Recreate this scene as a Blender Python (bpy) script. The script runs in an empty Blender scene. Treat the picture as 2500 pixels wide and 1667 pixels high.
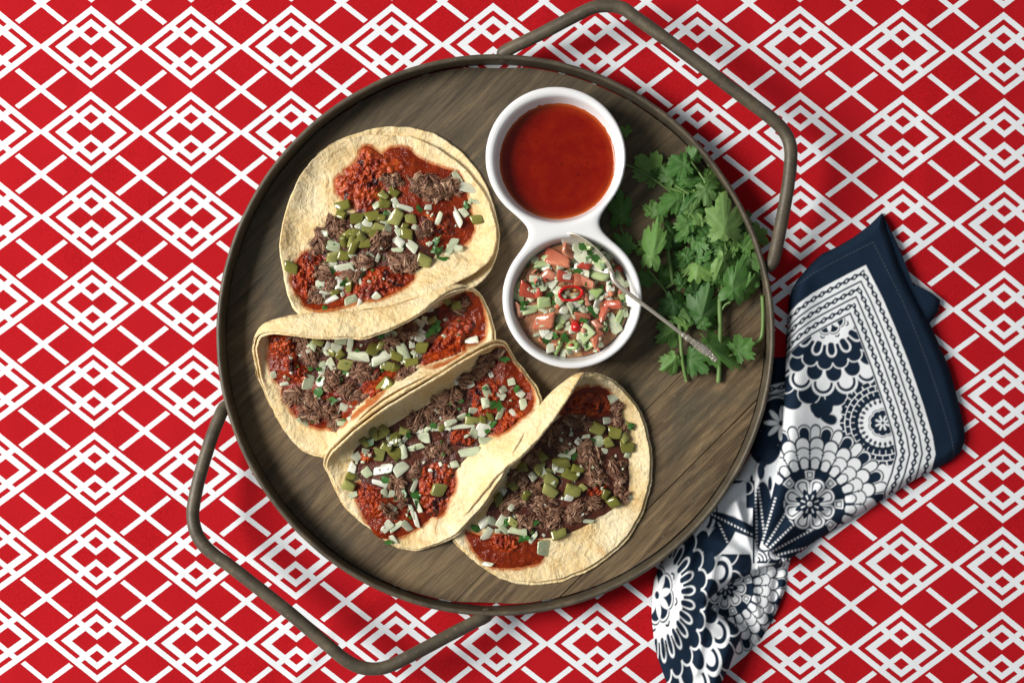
import bpy, math, random
import numpy as np
from mathutils import Vector, Matrix, Euler, noise
from mathutils.bvhtree import BVHTree

random.seed(7)
rng = np.random.default_rng(7)
SC = bpy.context.scene
COL = SC.collection
S = 0.0003            # metres per unit ("unit" = one pixel of the 2500 px wide photograph at table height)
HC = 3400.0           # camera height in units
CX, CY = 1250.0, 833.5
PI = math.pi

# ------------------------------------------------------------------ camera, world, light
cam = bpy.data.objects.new("camera", bpy.data.cameras.new("camera"))
COL.objects.link(cam)
cam.location = (0, 0, HC * S)
cam.data.sensor_width = 36.0
cam.data.lens = 36.0 * HC / 2500.0
cam.data.clip_start = 0.05
cam.data.clip_end = 50
SC.camera = cam

W = bpy.data.worlds.new("World")
SC.world = W
W.use_nodes = True
W.node_tree.nodes["Background"].inputs[0].default_value = (0.86, 0.93, 1.0, 1)
W.node_tree.nodes["Background"].inputs[1].default_value = 0.175

def area_lamp(name, loc, target, size, size_y, power, col):
    L = bpy.data.lights.new(name, 'AREA')
    L.shape = 'RECTANGLE'; L.size = size; L.size_y = size_y
    L.energy = power; L.color = col
    o = bpy.data.objects.new(name, L); COL.objects.link(o)
    o.location = loc
    o.rotation_euler = (Vector(target) - Vector(loc)).to_track_quat('-Z', 'Y').to_euler()
    return o
AZ, EL, DIST = math.radians(172), math.radians(38), 3.2
area_lamp("window_light", (DIST*math.cos(EL)*math.cos(AZ), DIST*math.cos(EL)*math.sin(AZ), DIST*math.sin(EL)),
          (0, 0, 0), 1.35, 1.35, 166, (1.0, 0.97, 0.92))

SC.view_settings.view_transform = 'Standard'
SC.view_settings.look = 'None'
SC.view_settings.exposure = 0.0
SC.view_settings.gamma = 1.0

# ------------------------------------------------------------------ helpers
def P(x, y, z=0.0):
    k = (HC - z) / HC
    return ((x - CX) * k * S, -(y - CY) * k * S, z * S)
def PA(a):
    a = np.asarray(a, float)
    k = (HC - a[:, 2]) / HC
    return np.stack([(a[:, 0] - CX) * k * S, -(a[:, 1] - CY) * k * S, a[:, 2] * S], 1)
def zoom(scale, ox, oy):
    return lambda x, y: (x / scale + ox, y / scale + oy)
ZA = zoom(3.136, 660, 290); ZB = zoom(3.647, 600, 690); ZC = zoom(2.959, 780, 820); ZD = zoom(2.904, 1080, 900)
ZS = zoom(4.239, 1200, 540); ZL = zoom(2.377, 1470, 300); ZN = zoom(2.24, 1560, 500); ZM = zoom(2.671, 1560, 1080)

def tag(o, label=None, cat=None, group=None, kind=None):
    if label: o["label"] = label
    if cat: o["category"] = cat
    if group: o["group"] = group
    if kind: o["kind"] = kind
    return o
def empty(name, loc, **kw):
    o = bpy.data.objects.new(name, None); COL.objects.link(o)
    o.location = loc; o.empty_display_size = 0.01
    return tag(o, **kw)
def new_mesh(name, V, F, mat=None, smooth=True):
    me = bpy.data.meshes.new(name)
    V = np.asarray(V, np.float32)
    if isinstance(F, np.ndarray):
        n, k = F.shape
        me.vertices.add(len(V)); me.vertices.foreach_set("co", V.ravel())
        me.loops.add(n * k); me.loops.foreach_set("vertex_index", F.astype(np.int32).ravel())
        me.polygons.add(n); me.polygons.foreach_set("loop_start", np.arange(0, n * k, k, dtype=np.int32))
        me.update(calc_edges=True)
    else:
        me.from_pydata([tuple(map(float, v)) for v in V], [], F)
    me.validate()
    me.polygons.foreach_set("use_smooth", np.full(len(me.polygons), bool(smooth)))
    if mat: me.materials.append(mat)
    return me
def add(name, V, F, mat, parent=None, smooth=True, **kw):
    """V in world metres; child meshes are stored relative to their parent's location"""
    V = np.asarray(V, float)
    org = np.array(wloc(parent)) if parent else V.mean(0) * np.array([1, 1, 0])
    me = new_mesh(name, V - org, F, mat, smooth)
    o = bpy.data.objects.new(name, me); COL.objects.link(o)
    if parent: o.parent = parent
    else: o.location = org
    return tag(o, **kw)
def wloc(o):
    l = Vector((0, 0, 0))
    while o is not None:
        l = l + o.location; o = o.parent
    return l
def place(name, me, pos, rot, scl, parent, **kw):
    o = bpy.data.objects.new(name, me); COL.objects.link(o)
    o.parent = parent
    o.location = Vector(pos) - wloc(parent)
    o.rotation_euler = rot; o.scale = scl
    return tag(o, **kw)
def attr(me, name, vals):
    a = me.attributes.new(name, 'FLOAT', 'POINT')
    a.data.foreach_set("value", np.asarray(vals, np.float32))
def cr(p, n, closed=True):
    """Catmull-Rom resample of control points to n points"""
    p = np.asarray(p, float); m = len(p)
    if closed:
        t = np.arange(n) * m / n
        i = np.floor(t).astype(int); f = (t - i)[:, None]
        a, b, c, d = p[(i - 1) % m], p[i % m], p[(i + 1) % m], p[(i + 2) % m]
    else:
        t = np.linspace(0, m - 1, n); i = np.minimum(np.floor(t).astype(int), m - 2); f = (t - i)[:, None]
        q = np.vstack([2 * p[0] - p[1], p, 2 * p[-1] - p[-2]])
        a, b, c, d = q[i], q[i + 1], q[i + 2], q[i + 3]
    return 0.5 * ((2 * b) + (c - a) * f + (2 * a - 5 * b + 4 * c - d) * f * f + (3 * b - a - 3 * c + d) * f ** 3)
def grid_faces(nr, nc, closed):
    r = np.arange(nr - 1)[:, None]; c = np.arange(nc if closed else nc - 1)[None, :]
    c2 = (c + 1) % nc
    return np.stack([r * nc + c, (r + 1) * nc + c, (r + 1) * nc + c2, r * nc + c2], -1).reshape(-1, 4)
def nz(x, y, z=0.0, s=1.0):
    return noise.noise(Vector((x * s, y * s, z)))
def fbm(x, y, z, s, o=4):
    return noise.fractal(Vector((x * s, y * s, z)), 1.0, 2.0, o)
def nzv(a, s, z=0.0):
    return np.array([noise.noise(Vector((p[0] * s, p[1] * s, z))) for p in a])

# ------------------------------------------------------------------ materials
class NT:
    def __init__(self, name):
        self.m = bpy.data.materials.new(name); self.m.use_nodes = True
        self.t = self.m.node_tree; self.b = self.t.nodes["Principled BSDF"]
        self.out = self.t.nodes["Material Output"]
    def n(self, typ, **kw):
        nd = self.t.nodes.new(typ)
        for k, v in kw.items(): setattr(nd, k, v)
        return nd
    def l(self, a, b): self.t.links.new(a, b)
    def val(self, inp, v):
        if hasattr(v, "links"): self.l(v, inp)
        else: inp.default_value = v
    def m_(self, op, a, b=0.0, c=0.0, clamp=False):
        nd = self.n("ShaderNodeMath", operation=op, use_clamp=clamp)
        for i, v in enumerate((a, b, c)): self.val(nd.inputs[i], v)
        return nd.outputs[0]
    def noise(self, scale, detail=4, rough=0.55, vec=None, dist=0.0):
        nd = self.n("ShaderNodeTexNoise")
        nd.inputs["Scale"].default_value = scale; nd.inputs["Detail"].default_value = detail
        nd.inputs["Roughness"].default_value = rough; nd.inputs["Distortion"].default_value = dist
        if vec: self.l(vec, nd.inputs["Vector"])
        return nd.outputs["Fac"]
    def voronoi(self, scale, vec=None, feature='F1'):
        nd = self.n("ShaderNodeTexVoronoi", feature=feature)
        nd.inputs["Scale"].default_value = scale
        if vec: self.l(vec, nd.inputs["Vector"])
        return nd.outputs["Distance"]
    def ramp(self, fac, stops):
        nd = self.n("ShaderNodeValToRGB")
        e = nd.color_ramp.elements
        while len(e) < len(stops): e.new(0.5)
        for i, (p, c) in enumerate(stops):
            e[i].position = p; e[i].color = (*c, 1) if len(c) == 3 else c
        self.l(fac, nd.inputs[0]); return nd.outputs[0]
    def step(self, fac, a, b):
        nd = self.n("ShaderNodeMapRange"); nd.interpolation_type = 'SMOOTHSTEP'
        self.l(fac, nd.inputs[0]); nd.inputs[1].default_value = a; nd.inputs[2].default_value = b
        return nd.outputs[0]
    def mix(self, f, a, b, typ='MIX'):
        nd = self.n("ShaderNodeMix", data_type='RGBA', blend_type=typ)
        self.val(nd.inputs[0], f)
        for i, v in ((6, a), (7, b)):
            if hasattr(v, "links"): self.l(v, nd.inputs[i])
            else: nd.inputs[i].default_value = (*v, 1)
        return nd.outputs[2]
    def obj(self, rot=0.0, scale=(1, 1, 1), rand=False):
        tc = self.n("ShaderNodeTexCoord"); mp = self.n("ShaderNodeMapping")
        src = tc.outputs["Object"]
        if rand:
            oi = self.n("ShaderNodeObjectInfo"); va = self.n("ShaderNodeVectorMath", operation='ADD')
            cb = self.n("ShaderNodeCombineXYZ")
            r = self.m_('MULTIPLY', oi.outputs["Random"], 7.3)
            for i in range(3): self.l(r, cb.inputs[i])
            self.l(src, va.inputs[0]); self.l(cb.outputs[0], va.inputs[1]); src = va.outputs[0]
        self.l(src, mp.inputs[0]); mp.inputs[2].default_value = (0, 0, rot); mp.inputs[3].default_value = scale
        return mp.outputs[0]
    def rand(self):
        return self.n("ShaderNodeObjectInfo").outputs["Random"]
    def attr(self, name):
        return self.n("ShaderNodeAttribute", attribute_name=name).outputs["Fac"]
    def bump(self, h, strength, dist=0.001, prev=None):
        nd = self.n("ShaderNodeBump"); nd.inputs["Strength"].default_value = strength
        nd.inputs["Distance"].default_value = dist; self.l(h, nd.inputs["Height"])
        if prev: self.l(prev, nd.inputs["Normal"])
        return nd.outputs[0]
    def fin(self, col, rough=0.6, bump=None, spec=0.5, **kw):
        b = self.b
        if hasattr(col, "links"): self.l(col, b.inputs["Base Color"])
        else: b.inputs["Base Color"].default_value = (*col, 1)
        self.val(b.inputs["Roughness"], rough); b.inputs["Specular IOR Level"].default_value = spec
        if bump: self.l(bump, b.inputs["Normal"])
        for k, v in kw.items(): self.val(b.inputs[k.replace("_", " ")], v)
        return self.m

def mat_tablecloth():
    N = NT("tablecloth_print")
    uv = N.n("ShaderNodeUVMap", uv_map="lattice"); sp = N.n("ShaderNodeSeparateXYZ"); N.l(uv.outputs[0], sp.inputs[0])
    CW, CH = 669.5, 568.0          # size of one repeat in the print's own units
    def cell(a, off, size):
        return N.m_('MULTIPLY', N.m_('ABSOLUTE', N.m_('SUBTRACT', N.m_('FRACT', N.m_('ADD', a, off)), 0.5)), size)
    def band(v, lo, hi):
        return N.m_('MULTIPLY', N.m_('GREATER_THAN', v, lo), N.m_('LESS_THAN', v, hi))
    K = 0.778
    wob = N.obj(); n1 = N.noise(700, 2, 0.5, wob); n2 = N.noise(650, 2, 0.5, wob)
    U = N.m_('ADD', sp.outputs[0], N.m_('MULTIPLY', N.m_('SUBTRACT', n1, 0.5), 0.006)); V_ = N.m_('ADD', sp.outputs[1], N.m_('MULTIPLY', N.m_('SUBTRACT', n2, 0.5), 0.007))
    ax = cell(U, 0.5, CW); ay = cell(V_, 0.5, CH)
    kx = N.m_('MULTIPLY', ax, K)
    d = N.m_('ADD', kx, ay); p = N.m_('SUBTRACT', kx, ay)
    outer = band(d, 225, 273)
    gap = N.m_('MULTIPLY', band(d, 184, 227), band(p, -60, -12))
    inner = band(d, 131, 187)
    ds = N.m_('ADD', kx, N.m_('ABSOLUTE', N.m_('SUBTRACT', ay, 98)))
    small = N.m_('GREATER_THAN', ds, 40)
    smallw = band(ds, 40, 85)
    # the small diamond's hole stays red, its band is white
    w1 = N.m_('MAXIMUM', N.m_('MAXIMUM', outer, gap), N.m_('MAXIMUM', inner, smallw))
    w1 = N.m_('MULTIPLY', w1, small)
    bx = cell(U, 0.0, CW); by = cell(V_, 0.0, CH)
    bkx = N.m_('MULTIPLY', bx, K)
    arm = N.m_('MULTIPLY', N.m_('LESS_THAN', N.m_('ABSOLUTE', N.m_('SUBTRACT', bkx, by)), 22),
               N.m_('LESS_THAN', N.m_('ADD', bkx, by), 250))
    white = N.m_('MAXIMUM', w1, arm)
    ob = N.obj()
    wx = N.n("ShaderNodeTexWave", wave_type='BANDS', bands_direction='X'); wy = N.n("ShaderNodeTexWave", wave_type='BANDS', bands_direction='Y')
    for w_ in (wx, wy):
        w_.inputs["Scale"].default_value = 420; w_.inputs["Distortion"].default_value = 1.2; w_.inputs["Detail"].default_value = 1; N.l(ob, w_.inputs[0])
    weave = N.m_('ADD', wx.outputs["Fac"], wy.outputs["Fac"])
    fz = N.noise(900, 3, 0.6, ob); lo = N.noise(9, 3, 0.5, ob)
    fine = N.noise(2200, 2, 0.6, N.obj(0.4, (1, 3, 1)))
    red = N.mix(N.step(fz, 0.3, 0.7), (0.52, 0.008, 0.013), (0.37, 0.003, 0.008)); red = N.mix(N.m_('MULTIPLY', N.step(fine, 0.5, 0.75), 0.45), red, (0.58, 0.03, 0.03))
    red = N.mix(N.step(lo, 0.35, 0.7), red, (0.47, 0.008, 0.014))
    col = N.mix(white, red, (0.84, 0.86, 0.89))
    b = N.bump(weave, 0.30, 0.0005); b = N.bump(fz, 0.30, 0.0006, b)
    return N.fin(col, 0.9, b, 0.12)

def mat_wood():
    N = NT("weathered_wood")
    v = N.obj(math.radians(-44), (1, 1, 1), True)
    mp = N.n("ShaderNodeMapping"); mp.inputs[3].default_value = (1, 10, 1); N.l(v, mp.inputs[0])
    g1 = N.noise(22, 6, 0.62, mp.outputs[0], 0.6); g2 = N.noise(70, 5, 0.7, mp.outputs[0], 0.2)
    pa = N.noise(16, 5, 0.6, v, 0.8); sp = N.noise(330, 3, 0.6, v)
    col = N.ramp(g1, [(0.27, (0.040, 0.025, 0.013)), (0.43, (0.105, 0.070, 0.038)), (0.57, (0.170, 0.116, 0.062)), (0.75, (0.30, 0.205, 0.108))])
    col = N.mix(N.m_('MULTIPLY', N.step(g2, 0.52, 0.72), 0.75), col, (0.052, 0.037, 0.022))
    col = N.mix(N.m_('MULTIPLY', N.step(pa, 0.48, 0.72), 0.6), col, (0.070, 0.066, 0.045))
    col = N.mix(N.m_('MULTIPLY', N.step(sp, 0.60, 0.78), 0.35), col, (0.30, 0.25, 0.17))
    pa2 = N.noise(9, 3, 0.5, v); col = N.mix(N.m_('MULTIPLY', N.step(pa2, 0.50, 0.75), 0.45), col, (0.24, 0.160, 0.080))
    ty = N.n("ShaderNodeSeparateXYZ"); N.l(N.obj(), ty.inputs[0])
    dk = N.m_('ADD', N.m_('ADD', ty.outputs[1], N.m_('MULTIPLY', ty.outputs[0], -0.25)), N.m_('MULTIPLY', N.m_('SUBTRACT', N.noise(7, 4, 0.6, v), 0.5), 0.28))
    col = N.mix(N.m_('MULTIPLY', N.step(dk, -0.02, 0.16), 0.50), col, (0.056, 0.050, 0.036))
    b = N.bump(g2, 0.5, 0.0007); b = N.bump(g1, 0.35, 0.001, b); b = N.bump(sp, 0.12, 0.0004, b)
    return N.fin(col, N.m_('MULTIPLY_ADD', g2, 0.25, 0.5), b, 0.28)

def mat_rim():
    N = NT("aged_metal")
    v = N.obj(); g = N.noise(60, 6, 0.65, v); f = N.noise(420, 3, 0.6, v); h = N.noise(140, 4, 0.6, v)
    col = N.ramp(g, [(0.3, (0.054, 0.043, 0.029)), (0.55, (0.096, 0.077, 0.050)), (0.75, (0.155, 0.120, 0.074))])
    col = N.mix(N.m_('MULTIPLY', N.step(f, 0.58, 0.75), 0.55), col, (0.22, 0.18, 0.12))
    col = N.mix(N.m_('MULTIPLY', N.step(h, 0.66, 0.72), 0.6), col, (0.22, 0.12, 0.05))
    b = N.bump(f, 0.25, 0.0005); b = N.bump(g, 0.2, 0.001, b)
    return N.fin(col, N.m_('MULTIPLY_ADD', f, 0.2, 0.42), b, 0.5, Metallic=0.1)

def mat_tortilla():
    N = NT("corn_tortilla")
    v = N.obj(0, (1, 1, 1), True)
    a = N.noise(38, 5, 0.6, v); f = N.noise(420, 4, 0.65, v); s = N.noise(160, 3, 0.5, v); k = N.noise(700, 2, 0.5, v)
    col = N.ramp(a, [(0.26, (0.68, 0.44, 0.17)), (0.42, (0.80, 0.59, 0.29)), (0.58, (0.86, 0.69, 0.41)), (0.76, (0.89, 0.76, 0.52))])
    col = N.mix(N.m_('MULTIPLY', N.step(f, 0.45, 0.75), 0.45), col, (0.90, 0.80, 0.56))
    col = N.mix(N.m_('MULTIPLY', N.step(s, 0.60, 0.74), 0.4), col, (0.62, 0.40, 0.16))
    t2 = N.noise(75, 4, 0.6, v, 0.5); col = N.mix(N.m_('MULTIPLY', N.step(t2, 0.58, 0.74), 0.55), col, (0.60, 0.33, 0.10))
    col = N.mix(N.m_('MULTIPLY', N.step(k, 0.71, 0.77), 0.8), col, (0.18, 0.085, 0.03))
    st = N.attr("stain"); sn = N.m_('MULTIPLY', st, N.m_('MULTIPLY_ADD', s, 1.0, 0.5)); col = N.mix(N.step(sn, 0.05, 0.95), col, (0.46, 0.13, 0.028))
    vo = N.voronoi(330, v)
    b = N.bump(vo, 0.28, 0.0008); b = N.bump(f, 0.4, 0.0009, b); b = N.bump(s, 0.5, 0.0026, b); b = N.bump(t2, 0.7, 0.0045, b)
    return N.fin(col, 0.62, b, 0.32, Subsurface_Weight=0.12, Subsurface_Scale=0.003, Subsurface_Radius=(1.0, 0.5, 0.2))

def mat_salsa(name, c1, c2, rough, bumpy):
    N = NT(name); v = N.obj()
    a = N.noise(120, 5, 0.6, v); f = N.noise(520, 3, 0.6, v); s = N.noise(260, 2, 0.5, v)
    col = N.mix(N.step(a, 0.35, 0.7), c1, c2)
    col = N.mix(N.m_('MULTIPLY', N.step(s, 0.66, 0.74), 0.6), col, (c1[0] * 0.4, c1[1] * 0.4, c1[2] * 0.4))
    col = N.mix(N.attr("edge"), col, (0.50, 0.105, 0.018))
    b = N.bump(f, bumpy, 0.0012); b = N.bump(a, bumpy * 0.8, 0.002, b)
    return N.fin(col, rough, b, 0.32)

def mat_chorizo():
    N = NT("fried_chorizo"); v = N.obj()
    a = N.noise(115, 5, 0.68, v); f = N.noise(560, 4, 0.65, v); c = N.noise(85, 5, 0.65, v, 0.6)
    col = N.ramp(a, [(0.28, (0.060, 0.004, 0.002)), (0.42, (0.19, 0.014, 0.003)), (0.55, (0.40, 0.050, 0.007)), (0.75, (0.58, 0.125, 0.020))])
    col = N.mix(N.m_('MULTIPLY', N.step(f, 0.52, 0.72), 0.4), col, (0.52, 0.085, 0.018))
    col = N.mix(N.m_('MULTIPLY', N.step(c, 0.54, 0.62), 0.93), col, (0.032, 0.006, 0.008))
    vo = N.voronoi(420, v)
    b = N.bump(vo, 0.30, 0.0012); b = N.bump(f, 0.4, 0.0010, b)
    return N.fin(col, N.m_('MULTIPLY_ADD', f, 0.6, 0.02), b, 0.4)

def mat_beef():
    N = NT("braised_beef"); v = N.obj()
    f = N.noise(600, 4, 0.6, v); t = N.attr("tint")
    col = N.ramp(t, [(0.0, (0.050, 0.018, 0.009)), (0.30, (0.155, 0.068, 0.038)), (0.65, (0.30, 0.155, 0.092)), (1.0, (0.54, 0.35, 0.23))])
    col = N.mix(N.m_('MULTIPLY', N.step(f, 0.5, 0.75), 0.5), col, (0.06, 0.028, 0.022))
    b = N.bump(f, 0.5, 0.001)
    return N.fin(col, 0.36, b, 0.28)

def mat_dice(name, a, b_, c, rough=0.22, sss=0.25, clear=0.0):
    N = NT(name); v = N.obj(0, (1, 1, 1), True)
    r = N.rand(); f = N.noise(0.9, 2, 0.5, v); ln = N.noise(2.2, 2, 0.5, N.obj(0, (0.6, 4, 1), True))
    col = N.ramp(r, [(0.0, a), (0.5, b_), (1.0, c)])
    col = N.mix(N.m_('MULTIPLY', N.step(f, 0.35, 0.7), 0.5), col, a)
    col = N.mix(N.m_('MULTIPLY', N.step(ln, 0.52, 0.7), 0.25), col, tuple(x * 0.7 for x in a))
    m = N.fin(col, rough, None, 0.5, Subsurface_Weight=sss, Subsurface_Scale=0.002, Subsurface_Radius=(1, 0.9, 0.6))
    if clear:
        tr = N.n("ShaderNodeBsdfTransparent"); ms = N.n("ShaderNodeMixShader"); N.l(N.mix(0.5, col, (1, 1, 1)), tr.inputs[0])
        N.l(N.m_('MULTIPLY_ADD', N.step(f, 0.3, 0.7), clear, clear * 0.35), ms.inputs[0])
        N.l(N.b.outputs[0], ms.inputs[1]); N.l(tr.outputs[0], ms.inputs[2]); N.l(ms.outputs[0], N.out.inputs[0])
    return m

def mat_leaf():
    N = NT("coriander_leaf")
    r = N.rand(); u = N.attr("along"); w = N.attr("vein"); v = N.obj(0, (1, 1, 1), True); f = N.noise(260, 3, 0.6, v)
    col = N.ramp(r, [(0.0, (0.040, 0.120, 0.026)), (0.40, (0.078, 0.205, 0.040)), (0.75, (0.125, 0.285, 0.056)), (1.0, (0.21, 0.38, 0.085))])
    br = N.attr("bright")
    col = N.mix(br, col, (0.25, 0.40, 0.12))
    col = N.mix(N.m_('MULTIPLY', N.step(f, 0.45, 0.75), 0.35), col, (0.04, 0.12, 0.035))
    col = N.mix(N.m_('MULTIPLY', w, 0.35), col, (0.22, 0.36, 0.15))
    b = N.bump(w, 0.4, 0.0006); b = N.bump(f, 0.25, 0.0008, b)
    m = N.fin(col, 0.48, b, 0.3)
    tr = N.n("ShaderNodeBsdfTranslucent"); ms = N.n("ShaderNodeMixShader")
    N.l(N.mix(0.5, col, (0.2, 0.38, 0.05)), tr.inputs[0]); ms.inputs[0].default_value = 0.28
    N.l(N.b.outputs[0], ms.inputs[1]); N.l(tr.outputs[0], ms.inputs[2]); N.l(ms.outputs[0], N.out.inputs[0])
    return m
def mat_plain(name, col, rough=0.5, **kw):
    N = NT(name); v = N.obj(); f = N.noise(300, 3, 0.6, v)
    c = N.mix(N.m_('MULTIPLY', f, 0.5), col, tuple(x * 0.72 for x in col))
    return N.fin(c, rough, N.bump(f, 0.1, 0.0005), **kw)
def mat_ceramic():
    N = NT("white_ceramic"); v = N.obj(); f = N.noise(25, 2, 0.5, v)
    c = N.mix(f, (0.80, 0.80, 0.805), (0.86, 0.855, 0.85))
    return N.fin(c, 0.22, N.bump(f, 0.05, 0.002), 0.5)
def mat_silver():
    N = NT("tarnished_silver"); v = N.obj(); f = N.noise(240, 4, 0.6, v)
    c = N.mix(f, (0.74, 0.69, 0.58), (0.52, 0.46, 0.36))
    return N.fin(c, N.m_('MULTIPLY_ADD', f, 0.2, 0.26), N.bump(f, 0.08, 0.0005), 0.5, Metallic=0.65)
def mat_napkin():
    N = NT("printed_napkin"); v = N.obj(math.radians(25)); p = N.attr("print")
    w = N.n("ShaderNodeTexWave", wave_type='BANDS', bands_direction='DIAGONAL'); w.inputs["Scale"].default_value = 330
    w.inputs["Distortion"].default_value = 1.0; N.l(v, w.inputs[0])
    f = N.noise(700, 3, 0.6, v)
    navy = N.mix(f, (0.006, 0.014, 0.030), (0.011, 0.024, 0.046))
    col = N.mix(p, navy, (0.80, 0.82, 0.84))
    b = N.bump(w.outputs["Fac"], 0.16, 0.0004); b = N.bump(f, 0.15, 0.0004, b)
    return N.fin(col, 0.85, b, 0.10)

M = dict(cloth=mat_tablecloth(), wood=mat_wood(), rim=mat_rim(), tort=mat_tortilla(),
         sauce=mat_salsa("taco_salsa", (0.15, 0.013, 0.002), (0.27, 0.030, 0.004), 0.17, 0.6),
         bowl_sauce=mat_salsa("smooth_salsa", (0.185, 0.0045, 0.0012), (0.225, 0.009, 0.0015), 0.10, 0.05),
         bed=mat_salsa("meat_juices", (0.070, 0.020, 0.012), (0.12, 0.035, 0.018), 0.25, 0.6),
         chorizo=mat_chorizo(), beef=mat_beef(),
         onion=mat_dice("raw_onion", (0.56, 0.62, 0.40), (0.76, 0.79, 0.60), (0.94, 0.92, 0.82), 0.14, 0.3, 0.30),
         pepper=mat_dice("pickled_pepper", (0.15, 0.145, 0.025), (0.23, 0.22, 0.045), (0.36, 0.36, 0.12), 0.10, 0.2, 0.08),
         tomato=mat_dice("fresh_tomato", (0.44, 0.04, 0.025), (0.66, 0.24, 0.13), (0.76, 0.44, 0.29), 0.12, 0.3, 0.12),
         cucumber=mat_dice("cucumber_flesh", (0.34, 0.48, 0.16), (0.50, 0.60, 0.28), (0.60, 0.68, 0.40), 0.15, 0.25, 0.15),
         chilli=mat_plain("red_chilli", (0.60, 0.012, 0.010), 0.15), seed=mat_plain("chilli_seed", (0.75, 0.42, 0.12), 0.4),
         leaf=mat_leaf(), stem=mat_plain("coriander_stem", (0.14, 0.24, 0.06), 0.5),
         herb=mat_plain("chopped_herb", (0.045, 0.15, 0.022), 0.35),
         ceramic=mat_ceramic(), silver=mat_silver(), napkin=mat_napkin(),
         thread=mat_plain("navy_thread", (0.006, 0.010, 0.02), 0.8))

# ------------------------------------------------------------------ tablecloth
LAT = {0: [(0,221.5,116),(1,466.8,115),(2,711,112.8),(3,955.9,111.7),(4,1203.7,110.6),(5,1453.7,109.6),(6,1702.7,109.6),(7,1953.5,116),(8,2202.7,122.3),(9,2452,130.3)],
       1: [(0,222.3,324.5),(1,467,325),(2,711.7,322.3),(6,1702,320.7),(7,1954.3,325),(8,2202.7,335.6),(9,2452,343)],
       2: [(0,223.9,532.4),(1,467.6,533.5),(7,1956.6,533.5),(8,2204.8,544),(9,2451,551)],
       3: [(0,226,739.4),(1,468,740.4),(9,2451,759)], 4: [(0,229.3,947.1),(1,472.9,948.7),(9,2451,969)],
       5: [(0,232.2,1152.1),(1,475.5,1154.3),(9,2447.9,1176)],
       6: [(0,234.3,1359.6),(1,478.7,1363.9),(2,721.3,1364.9),(7,1953,1373),(8,2201,1376.6),(9,2447.9,1384.6)],
       7: [(0,236.2,1565.4),(1,480,1570.2),(2,724.5,1573.4),(3,966.5,1569.2),(4,1213.3,1572.4),(5,1457.4,1567.6),(7,1954,1578),(8,2200,1583),(9,2446,1591.5)]}
def build_tablecloth():
    L = np.array([(i, j, x, y) for j, r in LAT.items() for i, x, y in r], float)
    def basis(x, y):
        u = np.clip((x - 1250) / 1250, -1.12, 1.12); v = np.clip((y - 833) / 833, -1.15, 1.15)
        c = [np.ones_like(u), (x - 1250) / 1250, (y - 833) / 833] + [u ** a * v ** b for a in range(5) for b in range(4) if 2 <= a + b <= 4]
        return np.stack(c, 1)
    A = basis(L[:, 2], L[:, 3])
    ci = np.linalg.lstsq(A, L[:, 0], rcond=None)[0]; cj = np.linalg.lstsq(A, L[:, 1], rcond=None)[0]
    xs = np.arange(-1000, 3501, 15.0); ys = np.arange(-800, 2468, 15.0)
    X, Y = np.meshgrid(xs, ys); x = X.ravel(); y = Y.ravel()
    pts = np.stack([x, y], 1)
    z = 6.0 * nzv(pts, 1 / 330, 3.1) + 2.6 * nzv(pts, 1 / 110, 8.0)
    # ironed-in creases and a soft pucker by the lower handle
    def crease(x0, y0, x1, y1, w, h):
        dx, dy = x1 - x0, y1 - y0; Ln = math.hypot(dx, dy)
        t = ((x - x0) * dx + (y - y0) * dy) / Ln; d = ((x - x0) * dy - (y - y0) * dx) / Ln
        return h * np.exp(-(d / w) ** 2) * (1 / (1 + np.exp(-t / 25))) * (1 / (1 + np.exp((t - Ln) / 25)))
    z += crease(700, 1680, 800, 1540, 14, 7) + crease(2262, -20, 2262, 500, 9, 2.2) + crease(1330, 0, 1330, 110, 9, 2.5)
    z += crease(815, 1530, 960, 1440, 20, 5) + crease(210, 0, 230, 1100, 10, 1.6)
    inside = ((x - 1210) ** 2 + (y - 818) ** 2) < 640 ** 2
    z = np.where(inside, np.minimum(z, 1.0), z)
    ny, nx = X.shape
    V = PA(np.stack([x, y, z], 1))
    o = add("tablecloth", V, grid_faces(ny, nx, False)[:, ::-1], M['cloth'], label="red cotton tablecloth printed with a white lattice of nested diamonds and crosses", cat="tablecloth")
    me = o.data; u = basis(x, y) @ ci; v = basis(x, y) @ cj
    uvl = me.uv_layers.new(name="lattice")
    li = np.empty(len(me.loops), np.int32); me.loops.foreach_get("vertex_index", li)
    uvl.data.foreach_set("uv", np.stack([u[li] , v[li]], 1).astype(np.float32).ravel())
build_tablecloth()

# ------------------------------------------------------------------ tray
TX, TY = 1210.0, 818.5
BT = 20.0      # top of the board
tray = empty("serving_tray", P(TX, TY, 0), label="large round wooden serving tray with dark metal rim and two bent handles", cat="tray")
TRX, TRY, _ = P(TX, TY, 0)
def lathe(prof, n, cx, cy, wob=0.0):
    th = np.arange(n) * 2 * PI / n; rows = []
    w = np.array([noise.noise(Vector((math.cos(t) * 1.6, math.sin(t) * 1.6, 4.2))) for t in th]) * wob
    w2 = np.array([noise.noise(Vector((math.cos(t) * 14, math.sin(t) * 14, 1.2))) for t in th]) * wob * 0.25
    for r, z in prof:
        rr = (r + w + w2) * S
        rows.append(np.stack([cx + rr * np.cos(th), cy + rr * np.sin(th) * 1.006, np.full(n, z * S)], 1))
    return np.vstack(rows)
prof = [(655, 3), (655, 70), (654, 76), (655.5, 80), (659, 82), (663, 81), (666, 77), (666.5, 72), (664.5, 68), (663.5, 64), (663.5, 6), (661, 2), (655, 3)]
add("rim", lathe(prof, 360, TRX, TRY, 2.0), grid_faces(len(prof), 360, True), M['rim'], tray)

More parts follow.
